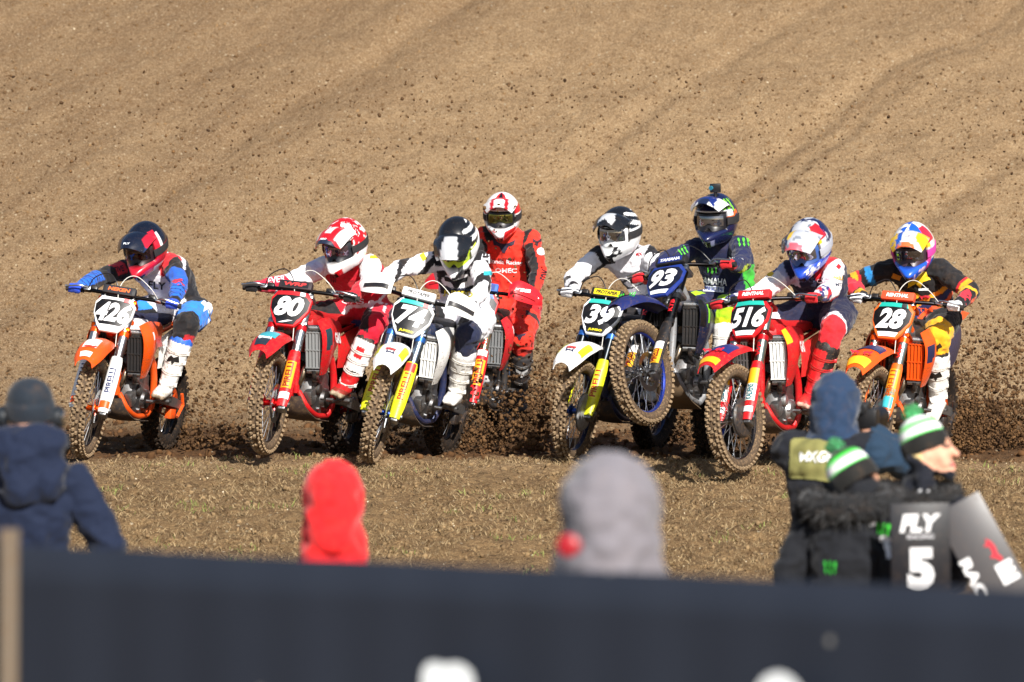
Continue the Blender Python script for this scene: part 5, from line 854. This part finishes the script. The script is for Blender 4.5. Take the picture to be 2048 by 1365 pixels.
# ------------------------------------------------------------------ people at the fence
def onlooker(label, px, py, Y, face, rules, base, bulk=1.2, lean=0., head_fwd=None, arms=None, voxel=.012, hood=None, skin='#c89478', group=None, extra=None, hair=None, tilt=0., headoff=(0, 0, 0), drop=0., elbow=.1):
    top = at(px, py, Y); gz = ground_z(top[0], Y); h = top[2] - gz; O = V3(top[0], Y, gz); f = V3(math.sin(face), math.cos(face), 0); l = V3(-f[1], f[0], 0); z = V3(0, 0, 1); k = h / 1.75
    root = tag(empty('person', tuple(O)), label, 'person', group or 'people watching at the fence'); J = {}
    J['pelvis'] = z * .93 * k - f * lean * .3; J['neck'] = z * (1.46 * k - drop) + f * lean * .25; J['head'] = z * 1.635 * k + f * (.03 + lean * .45) + np.array(headoff)
    for s, q in (('L', 1), ('R', -1)):
        J['sh' + s] = z * (1.40 * k - drop * 1.35) + l * q * .185 * bulk ** .5 + f * lean * .2; J['hip' + s] = J['pelvis'] + l * q * .095; J['an' + s] = z * .09 * k + l * q * .11; J['kn' + s] = ik(J['hip' + s], J['an' + s], .42 * k, .42 * k, z * .5 + f * 1.0 + l * q * .15)
        w = (arms or {}).get(s); J['wr' + s] = np.array(w) if w is not None else z * .92 * k + l * q * .27 + f * .12; J['el' + s] = ik(J['sh' + s], J['wr' + s], .29 * k, .27 * k, J['sh' + s] + l * q * (.4 if w is None else elbow) - f * .15 - z * .4); J['ha' + s] = J['wr' + s] + nrm(J['wr' + s] - J['el' + s]) * .09
    mb = MB(); fr, lat = torso(mb, J, bulk, .03); mb.capsule(J['neck'] - z * .05, .07, J['head'] * .5 + J['neck'] * .5, .06)
    hf = nrm(np.array(head_fwd)) if head_fwd is not None else f; hl = nrm(np.cross(z, hf)); hu = np.cross(hf, hl); HR = np.stack([hf, hl, hu], 1) @ rot((1, 0, 0), tilt); c = J['head']; hx = lambda a, b, d: c + HR @ V3(a, b, d)
    mb.ell(hx(0, 0, .02), (.098, .076, .105), HR); mb.capsule(hx(.03, 0, -.06), .055, hx(.06, 0, -.095), .03); mb.capsule(hx(.088, 0, .02), .012, hx(.112, 0, -.02), .015); mb.capsule(hx(.078, 0, -.055), .014, hx(.084, 0, -.068), .014)
    for s in (1, -1): mb.ell(hx(-.005, s * .078, 0), (.028, .012, .034), HR); mb.capsule(hx(.055, s * .035, -.02), .03, hx(.06, s * .03, -.05), .025)
    for s, q in (('L', 1), ('R', -1)):
        a, b, w, ha = J['sh' + s], J['el' + s], J['wr' + s], J['ha' + s]; B2 = bulk
        mb.capsule(J['neck'] - z * .07 + l * q * .09, .085 * B2, a, .078 * B2); mb.capsule(a, .076 * B2, b, .064 * B2); mb.capsule(b, .064 * B2, w, .048 * B2)
        d = nrm(ha - w); sd = nrm(np.cross(d, f) + 1e-6); mb.capsule(w, .03, w + d * .06, .036)
        for i in range(4): mb.capsule(w + d * .06 + sd * (i - 1.5) * .018, .011, w + d * (.115 - .006 * abs(i - 1.2)) + sd * (i - 1.5) * .02 + f * .02, .009, 8)
        mb.capsule(w + d * .03 - sd * .03, .013, w + d * .08 - sd * .05 + f * .02, .010, 8)
        mb.capsule(J['hip' + s], .12, J['kn' + s], .085); mb.capsule(J['kn' + s], .082, J['an' + s], .06); mb.capsule(J['an' + s] - z * .03 - f * .04, .05, J['an' + s] - z * .045 + f * .15, .042)
    if extra: extra(mb, J, f, l, z, hx)
    me = remesh(mb, voxel, 3); v, n = coords(me); col, bi, names = paint(v, J, fr, lat, [('head', '', skin)] + rules, base)
    hp = (v - c) @ HR; hd = bi == names.index('head')
    for (m, cc) in (((abs(abs(hp[:, 1]) - .032) < .017) & (abs(hp[:, 2] - .022) < .008), '#3a2a26'), ((abs(abs(hp[:, 1]) - .032) < .022) & (abs(hp[:, 2] - .045) < .006), '#7a5a3c'), ((abs(hp[:, 1]) < .024) & (abs(hp[:, 2] + .06) < .010), '#b25a58')): col[m & hd & (hp[:, 0] > .05)] = lin(cc)
    if hair: col[hd & (hp[:, 0] < -.012 + .02 * (hp[:, 2] > .05))] = lin(hair)
    soft = np.where(hd | (bi == names.index('haL')) | (bi == names.index('haR')), 0, 1.)[:, None]; v2 = folds(v, n, .04, .7) * soft + v * (1 - soft); me.vertices.foreach_set('co', v2.astype(np.float32).ravel()); setcol(me, col); me.materials.clear(); me.materials.append(CLEAN_V); me.update()
    bd = link('body', me, root)
    if hood is not None:
        mb = MB(); mb.ell(hx(-.005, 0, .015), (.118, .105 * hood[1], .138), HR, 20, 14); mb.capsule(hx(-.03, 0, .02), .10 * hood[1], c + z * -.14 * k - hf * .05, .095 * hood[1]); hw = hood[2]; mb.capsule(c - z * .12 * k - f * .02 + l * .05 * hw, .10 * hw, J['neck'] + l * .08 * hw - f * .01 - z * .02, .11 * hw); mb.capsule(c - z * .12 * k - f * .02 - l * .05 * hw, .10 * hw, J['neck'] - l * .08 * hw - f * .01 - z * .02, .11 * hw)
        m2 = remesh(mb, .012, 5); v, n = coords(m2); v = folds(v, n, .03, .8); q = (v - c) @ HR; fr_ = q[:, 0] > .06; v[fr_] -= (HR @ V3(1, 0, 0)) * ((q[fr_, 0] - .06) * .8)[:, None]
        m2.vertices.foreach_set('co', v.astype(np.float32).ravel()); m2.materials.clear(); m2.materials.append(cloth(hood[0])); m2.update(); link('hood', m2, bd)
    return dict(root=root, body=bd, J=J, O=O, hx=hx, HR=HR, f=f, l=l, k=k, bvh=BVHTree.FromPolygons([tuple(p) for p in v2], [tuple(p.vertices) for p in me.polygons]))
def beanie(P, cuff, mid, crown, line, pom):
    m = MB(); cols = []; hx, HR = P['hx'], P['HR']; n = 32; prof = [(.100, -.012), (.104, .0), (.106, .02), (.105, .045), (.102, .058), (.097, .062), (.097, .075), (.094, .09), (.084, .115), (.065, .137), (.038, .152), (.001, .158)]
    m.lathe([(r, h) for r, h in prof], hx(-.012, 0, .022), HR @ V3(-.18, 0, 1), n)
    v = np.array(m.v); hh = np.repeat([h for _, h in prof], n); col = np.tile(np.array(lin(cuff)), (len(v), 1)); col[hh > .058] = lin(line); col[hh > .07] = lin(mid); col[hh > .112] = lin(line); col[hh > .13] = lin(crown)
    b = m.build('beanie', CLOTH_V, P['body'], 60, col)
    if pom:
        m = MB(); c = hx(-.012, 0, .022) + nrm(HR @ V3(-.18, 0, 1)) * .175
        for i in range(260):
            d = nrm(RNG.normal(size=3)); m.tube([c + d * .008, c + d * RNG.uniform(.034, .046)], [.005, .0025], 4, caps=False)
        m.ell(c, (.032, .032, .032)); m.build('pompom', cloth(pom), b)
    return b
def fur_collar(P, r, c, col, thick=.055, sink=0.):
    m = MB(); z = V3(0, 0, 1); f, l = P['f'], P['l']; pts = [P['J']['neck'] + z * (c + .02 * math.sin(q)) + l * r * 1.15 * math.cos(q) + f * r * .85 * math.sin(q) for q in np.linspace(0, 2 * math.pi, 25)]
    m.tube(pts, thick, 12)
    for i in range(1500):
        q = RNG.uniform(0, 2 * math.pi); a = RNG.uniform(0, 2 * math.pi); o = l * math.cos(q) + f * math.sin(q); d = nrm(o * math.cos(a) + z * math.sin(a) + RNG.normal(size=3) * .35); p = P['J']['neck'] + z * (c + .02 * math.sin(q)) + l * r * 1.15 * math.cos(q) + f * r * .85 * math.sin(q)
        m.tube([p + d * thick * .8, p + d * (thick + RNG.uniform(.012, .035)) - z * .01], [.006, .002], 3, caps=False)
    return m.build('fur_collar', cloth(col), P['body'])
def print_on(P, shp, px, py, w, h, cc, rotd=0., lift=.006):
    q = at(px, py, P['O'][1] - .4) - P['O']; a = math.radians(rotd); U, W = V3(math.cos(a), 0, math.sin(a)), V3(-math.sin(a), 0, math.cos(a)); cl = pm(cc, .7, 0, .05)
    if isinstance(shp, str): return text('lettering', shp, q, U, W, w, h, cl, P['body'], .15, .03, lift, bvh=P['bvh'])
    return poly('emblem', shp, q, U, W, w, h, cl, P['body'], lift, bvh=P['bvh'], cut=.1)

NAVY = [('th sn', '', '#14161d'), ('ha', '', '#c8967c')]
# man in navy coat, hood down, headphones over a beanie
def coat_hood(mb, J, f, l, z, hx): mb.capsule(J['neck'] - f * .09 - l * .085 + z * .10, .095, J['neck'] - f * .09 + l * .085 + z * .09, .095); mb.capsule(J['neck'] - f * .13 - z * .07, .09, J['neck'] - f * .11 + z * .04, .10); mb.capsule(J['neck'] - f * .12 - z * .05 - l * .1, .075, J['neck'] - f * .09 + z * .04 - l * .1, .075)
P = onlooker('man in navy coat with hood down, headphones over a dark beanie', 58, 796, 23.4, .12, NAVY, '#111c34', 1.06, .02, extra=coat_hood, headoff=(0, 0, .02))
b = beanie(P, '#16222e', '#16222e', '#16222e', '#16222e', None)
m = MB(); hx = P['hx']; m.tube([hx(-.02 - .10 * math.sin(a), .115 * math.cos(a), .0 - .02 * math.sin(a)) for a in np.linspace(0.05, math.pi - .05, 20)], .008, 8); hb = m.build('headphones', plastic('#15181c', .05), P['body'])
for s in (1, -1):
    m = MB(); m.lathe([(.001, .035), (.03, .035), (.043, .028), (.047, .012), (.045, -.005), (.02, -.012)], hx(-.01, s * .105, .015), P['HR'] @ V3(-.1, s, 0), 20, 0); m.lathe([(.001, .037), (.022, .037), (.026, .034)], hx(-.01, s * .106, .015), P['HR'] @ V3(-.1, s, 0), 16, 1); m.build('ear_cup', [plastic('#20262c', .05), metal('#d6dade', .2, .02)], hb)
# red hood
P = onlooker('person in bright red hooded jacket, hood up, before the dark banner', 667, 950, 21.2, -.05, [('th sn', '', '#1b1d26'), ('ha', '', '#c8967c')], '#d8161c', 1.0, .05, hood=('#e0181e', 1.08, .8), drop=.16)
m = MB(); z = V3(0, 0, 1); cc = P['J']['head'] - P['f'] * .135 - z * .13; m.lathe([(.004, .004), (.011, .006), (.013, .0), (.011, -.006)], cc, -P['f'], 16); m.build('eyelet', metal('#d8c8c8', .3, .05), P['body'])
# grey hood, close to the fence
P = onlooker('person in pale grey hood with round red badge, strongly out of focus', 1216, 944, 15.0, .15, [('th sn', '', '#23252e'), ('ha', '', '#c8967c')], '#7f7c80', 1.02, .05, hood=('#78747a', 1.24, .95), drop=.13)
m = MB(); q = at(1137, 1091, 14.75) - P['O']; m.lathe([(.001, .014), (.02, .014), (.029, .009), (.031, 0), (.026, -.05)], q, V3(-.25, -1, .1), 24); m.build('red_badge', plastic('#a01a24', .02), P['body'])
# photographer
PY = 27.0; cm = at(1728, 838, PY + .12); gz = ground_z(at(1666, 742, PY)[0], PY); PO = V3(at(1666, 742, PY)[0], PY, gz); cr_ = cm - PO
P = onlooker('photographer in dark hooded top and vest with olive back panel, camera raised', 1664, 762, PY, .35, [('th sn', '', '#1a1c24'), ('ha', '', '#d09a80'), ('uaR faR', '', '#1d3348'), ('torso', '', '#15171f')], '#15171f', 1.22, .08, arms={'R': cr_ + V3(.055, .0, -.07), 'L': cr_ + V3(-.05, .16, -.09)}, hood=('#1c3350', 1.12, .72), elbow=.45)
poly('back_panel', [(-1, -.9), (-.85, -1), (.85, -1), (1, -.9), (1, .9), (.85, 1), (-.85, 1), (-1, .9)], at(1634, 928, PY - .4) - P['O'], V3(1, 0, -.03), V3(.03, 0, 1), .21, .185, pm('#7d7a45', .85, 0, .1), P['body'], .010, bvh=P['bvh'], cut=.1)
print_on(P, 'MXGP', 1640, 923, .145, .05, '#f0efe8', 0, .016)
m = MB(); J = P['J']; m.tube(cr([J['neck'] - P['f'] * .15 - V3(.10, 0, .28), V3(J['neck'][0] - .17, -.21, J['neck'][2] - .5), V3(J['neck'][0] - .16, -.2, J['neck'][2] - .68), V3(J['neck'][0] - .10, -.16, J['neck'][2] - .8)], 14), [.02] * 14, 8); m.tube(cr([J['neck'] - P['f'] * .15 - V3(.06, 0, .3), V3(J['neck'][0] - .09, -.24, J['neck'][2] - .6), V3(J['neck'][0] - .07, -.22, J['neck'][2] - .85)], 12), .018, 8); m.build('strap', cloth('#7b8242'), P['body'])
print_on(P, RECT, 1657, 846, .035, .02, '#c01c2c', 0, .02)
R_ = rot((0, 0, 1), -.35); m = MB(); m.rbox((0, 0, 0), (.14, .07, .10), R_, 0, .3); m.rbox(R_ @ V3(0, 0, .06), (.06, .06, .045), R_, 0, .3); m.rbox(R_ @ V3(.05, 0, -.06), (.04, .06, .05), R_, 0, .3)
dc = m.build('camera_body', plastic('#141416', .03)); dc.name = 'photo_camera'; dc.location = cm; tag(dc, 'black camera held up beside the photographer\'s hood', 'camera')
m = MB(); m.tube([R_ @ V3(0, .03, 0), R_ @ V3(0, .09, 0), R_ @ V3(0, .1, 0), R_ @ V3(0, .2, 0), R_ @ V3(0, .27, 0)], [.034, .034, .042, .046, .052], 20); m.build('lens', plastic('#101012', .02), dc)
m = MB(); m.lathe([(.001, -.012), (.024, -.012), (.03, -.006), (.03, .004)], R_ @ V3(-.005, -.036, .05), R_ @ V3(0, 1, 0), 18); m.build('eyepiece', plastic('#1d1e20', .02), dc)
# two women in dark fur-collared coats and striped bobble hats
COAT = [('th sn', '', '#101116'), ('ha', '', '#d8a890')]
P = onlooker('woman from behind in bobble hat tilted to one side, dark fur-collared coat', 1700, 892, 23.6, .5, COAT, '#14161c', .95, .10, arms={'L': V3(-.10, .22, .98), 'R': V3(.22, .12, .98)}, tilt=-.6, head_fwd=(.25, .9, -.35), headoff=(.01, 0, -.075), voxel=.010)
beanie(P, '#121414', '#f2f0f2', '#121414', '#2fd03a', '#3f8f5a')
fur_collar(P, .155, .02, '#15171a', .06)
for shp, px, py, w, h, cc, r in ((CLAW, 1775, 1068, .06, .055, '#3fd63a', -10), (disc(), 1752, 1054, .03, .03, '#e8e8ea', 0), (disc(), 1780, 1088, .05, .035, '#e8e8ea', 0), (RECT, 1785, 1112, .022, .06, '#e8e8ea', 10), (CLAW, 1669, 1146, .05, .06, '#2fb83a', 0), (disc(), 1735, 1038, .05, .02, '#8a9088', -20)): print_on(P, shp, px, py, w, h, cc, r)
def long_hair(mb, J, f, l, z, hx): mb.capsule(hx(-.05, .03, -.02), .05, hx(-.05, .05, -.16), .035); mb.capsule(hx(-.04, -.05, -.01), .05, hx(-.03, -.08, -.17), .035)
P = onlooker('blonde woman looking aside in green, white and black bobble hat', 1822, 862, 23.9, .55, COAT, '#12151f', 1.0, .04, arms={'L': V3(-.08, .24, 1.0), 'R': V3(.2, .14, .98)}, tilt=-.12, head_fwd=(.93, -.36, .26), voxel=.008, extra=long_hair, hair='#d9bd84', headoff=(.06, -.03, .0), skin='#dba388')
beanie(P, '#111313', '#f4f2f4', '#f4f2f4', '#2fd03a', '#4aa868')
fur_collar(P, .15, -.02, '#121315', .055)
for px, py, w, cc in ((1858, 1004, .045, '#3fd63a'), (1852, 992, .02, '#e8e8ea'), (1868, 994, .02, '#e8e8ea'), (1874, 1004, .02, '#e8e8ea'), (1846, 1008, .02, '#e8e8ea')): print_on(P, disc(), px, py, w, w, cc)
# boards they carry
def board(name, label, c, U, W, w, h, col):
    U = nrm(U); W = nrm(np.asarray(W, float) - U * U.dot(W)); N = np.cross(U, W); R = np.stack([U, N, W], 1); m = MB(); m.rbox((0, 0, 0), (w, .012, h), R, 0, .3); o = m.build(name, plastic(col, .06)); o.location = c; tag(o, label, 'board'); return o, U, W, N
c = at(1841, 1110, 23.25); o, U, W, N = board('countdown_board', 'black board with white lettering and a large figure 5', c, V3(1, .05, .02), V3(-.02, 0, 1), .245, .42, '#0e1018')
text('lettering', 'FLY', W * .13 + N * .0065, U, W, .17, .075, ink('#e8e8ea'), o, .25, .05, .002); text('lettering', 'RACING', W * .075 + N * .0065, U, W, .11, .018, ink('#c8c8cc'), o, .1, .02, .002); text('lettering', '5', -W * .055 + N * .0065, U, W, .11, .17, ink('#d8d8da'), o, 0, .06, .002)
c = at(1982, 1134, 23.5); o, U, W, N = board('advertising_board', 'grey board leaning over with red and white lettering', c, V3(.87, 0, .48), V3(-.48, .05, .87), .21, .60, '#484648')
text('lettering', 'E', -W * .05 + U * .05 + N * .0065, U, W, .075, .09, ink('#f0f0f2'), o, 0, .06, .002); poly('emblem', BULL, W * .055 + N * .0065 + U * .04, -W, U, .12, .07, ink('#c8283a'), o, .002)
text('lettering', 'RACE', -U * .085 + N * .0065 - W * .03, -W, U, .22, .05, ink('#e8e8ea'), o, 0, .05, .002)

# ------------------------------------------------------------------ banner fence with its stakes
fl, frt = at(40, 1090, 14.4), at(2120, 1183, 12.2); fd = nrm((frt - fl) * np.array([1, 1, 0])); far_l = fl - fd * 3.5; far_r = frt + fd * 2.5
def fence_top(t): return fl + (frt - fl) * t
fence = tag(empty('banner_fence', (fl[0], fl[1], ground_z(fl[0], fl[1]))), 'dark navy banner stretched along wooden stakes in the near foreground', 'fence'); FO = np.array(fence.location)
nT, nZ = 140, 14; rows = []
for i in range(nT):
    t = -.9 + 2.4 * i / (nT - 1); p = fence_top(t); gz_ = ground_z(p[0], p[1]); wv = .010 * math.sin(i * .35) + .006 * math.sin(i * 1.31 + 1)
    rows.append([V3(p[0], p[1], p[2] - .008 * abs(math.sin(i * .21))) * np.array([1, 1, 0]) + V3(0, wv * (.4 + .6 * math.sin(math.pi * k / (nZ - 1))), p[2] - .003 * abs(math.sin(i * .21)) - (p[2] - gz_ - .06) * k / (nZ - 1)) - FO for k in range(nZ)])
v = [p for r in rows for p in r]; f = [(i * nZ + j, (i + 1) * nZ + j, (i + 1) * nZ + j + 1, i * nZ + j + 1) for i in range(nT - 1) for j in range(nZ - 1)]
m = MB(); m.add(v, f); ban = m.build('banner', pm('#252a35', .6, 0, .0, .3), fence); sol = ban.modifiers.new('thickness', 'SOLIDIFY'); sol.thickness = .004
nt = ban.data.materials[0].node_tree; N_ = nt.nodes; L_ = nt.links; tcn = N_.new('ShaderNodeTexCoord'); vo = N_.new('ShaderNodeTexVoronoi'); vo.inputs['Scale'].default_value = 7.5; L_.new(tcn.outputs['Object'], vo.inputs['Vector']); sc_ = N_.new('ShaderNodeSeparateColor'); L_.new(vo.outputs['Color'], sc_.inputs[0])
lt = N_.new('ShaderNodeMath'); lt.operation = 'LESS_THAN'; L_.new(vo.outputs['Distance'], lt.inputs[0]); lt.inputs[1].default_value = .10; gt = N_.new('ShaderNodeMath'); gt.operation = 'GREATER_THAN'; L_.new(sc_.outputs[0], gt.inputs[0]); gt.inputs[1].default_value = .58; mu = N_.new('ShaderNodeMath'); mu.operation = 'MULTIPLY'; L_.new(lt.outputs[0], mu.inputs[0]); L_.new(gt.outputs[0], mu.inputs[1])
mx = N_.new('ShaderNodeMix'); mx.data_type = 'RGBA'; L_.new(mu.outputs[0], mx.inputs['Factor']); mx.inputs['A'].default_value = (*lin('#252a35'), 1); mx.inputs['B'].default_value = (*lin('#7a7976'), 1); L_.new(mx.outputs['Result'], N_['Principled BSDF'].inputs['Base Color'])
BN = nrm(np.cross(fd, (0, 0, 1))); 
def on_banner(px, py):
    d = at(px, py, 10.) - V3(0, 0, CAMZ); n = V3(-fd[1], fd[0], 0); t = n.dot(fl - V3(0, 0, CAMZ)) / n.dot(d); return V3(0, 0, CAMZ) + d * t
for px, shp, w in ((936, [(-1, -3.5), (1, -3.5), (1, .1), (.92, .55), (.7, .85), (.4, 1), (.12, .96), (-.1, .86), (-.4, .96), (-.7, .9), (-.92, .6), (-1, .1)], .17), (1600, [(-1, -3.5), (1.25, -3.5), (1.1, -.3), (.8, .3), (.5, .75), (.2, .96), (-.1, 1), (-.45, .85), (-.75, .5), (-.95, 0)], .15)):
    q = on_banner(px, 1358 + (px > 1000) * 22) - FO; poly('printed_letter', shp, q - nrm(np.cross(fd, (0, 0, 1))) * 0, fd, V3(0, 0, 1), w, .09, pm('#e9eef0', .6, 0, 0), ban, .07)
for t, tall in ((-.62, 0), (.0, .03), (.52, -.03), (1.12, -.03)):
    p = fence_top(t) + nrm(np.cross(fd, (0, 0, 1))) * .05; gz_ = ground_z(p[0], p[1]); m = MB(); a = V3(p[0], p[1], gz_ - .15) - FO; b = V3(p[0] + .012, p[1], p[2] + tall) - FO
    if t == .52 or t == 1.12: a = a - nrm(np.cross(fd, (0, 0, 1))) * .1; b = b - nrm(np.cross(fd, (0, 0, 1))) * .1
    m.loft([[q + V3(x * .022, y * .018, 0) for x, y in ((-1, -1), (1, -1), (1, 1), (-1, 1))] for q in (a, a * .02 + b * .98)] + [[b + V3(x * .024, y * .016, .012) for x, y in ((-1, -1), (1, -1), (1, 1), (-1, 1))]]); m.build('stake', pm('#6a5f52', .9, 0, .2, .2, .4, 60.), fence)
# ------------------------------------------------------------------ dirt thrown up by the rear wheels
pos, siz = [], []
for k, B in BK.items():
    back, up = -B['d'](V3(1, 0, 0)), V3(0, 0, 1); n = {'2': 9000, '28': 11000, '39': 3600, '80': 3600}.get(k, 2200)
    t = RNG.random(n) ** 1.3; d = .1 + 2.4 * t; spread = .06 + .32 * t
    p = B['w'](V3(-.2, 0, .06)) + back[None] * (d * RNG.uniform(.75, 1.1, n))[:, None] + up[None] * (d * (.72 * RNG.random(n) ** 1.35) * (1 - .18 * d))[:, None] + RNG.normal(size=(n, 3)) * spread[:, None] * np.array([1.2 if k in ('2', '28') else .9, .5, .4])
    pos.append(p); siz.append(.003 + .015 * RNG.random(n) ** 3.2)
n = 11000; y = RNG.uniform(39.5, 44.5, n); px = RNG.uniform(-120, 2170, n); py = 900 - 760 * RNG.random(n) ** 1.15
pos.append(np.array([at(a, b, c) for a, b, c in zip(px, py, y)])); siz.append(.003 + .0125 * RNG.random(n) ** 2.3)
for (x0, x1, y0, y1, Y0, n) in ((1000, 1100, 780, 905, 39.2, 900), (360, 500, 850, 905, 39.4, 600), (930, 1010, 850, 905, 39.6, 500), (1860, 2080, 800, 895, 39.6, 2600)):
    a = RNG.uniform(x0, x1, n); b = y1 - (y1 - y0) * RNG.random(n) ** 1.4; pos.append(np.array([at(p_, q_, Y0 + r_) for p_, q_, r_ in zip(a, b, RNG.uniform(-.3, .8, n))])); siz.append(.004 + .022 * RNG.random(n) ** 3)
pos = np.concatenate(pos); siz = np.concatenate(siz); k = pos[:, 2] > profile(pos[:, 1]) + .03
pos, siz = pos[k], siz[k]; big = siz > .0075
clods('flying_dirt', pos[big], siz[big], soil_bit('#3a2a1e', '#735639', 7.), 'dark clods of soil flying behind the bikes', 'soil', .5)
clods('flying_crumbs', pos[~big], siz[~big], soil_bit('#3a2a1e', '#735639', 7.), 'small dark crumbs of soil flying behind the bikes', 'soil', .5, True)
n = 22000; py = 885 - 330 * RNG.random(n) ** 1.5; p = np.array([at(a, b, c) for a, b, c in zip(RNG.uniform(-60, 2110, n), py, RNG.uniform(40.5, 44.5, n))]); p = p[(p[:, 2] > profile(p[:, 1]) + .02) & (fbm(p * np.array([1.6, 0, 1.6]) + 5, 2) > .40)]
clods('fine_spray', p, .002 + .004 * RNG.random(len(p)) ** 2, soil_bit('#4a3524', '#7d603f', 7.), 'fine brown soil spray hanging behind the bikes', 'soil', .5, True)
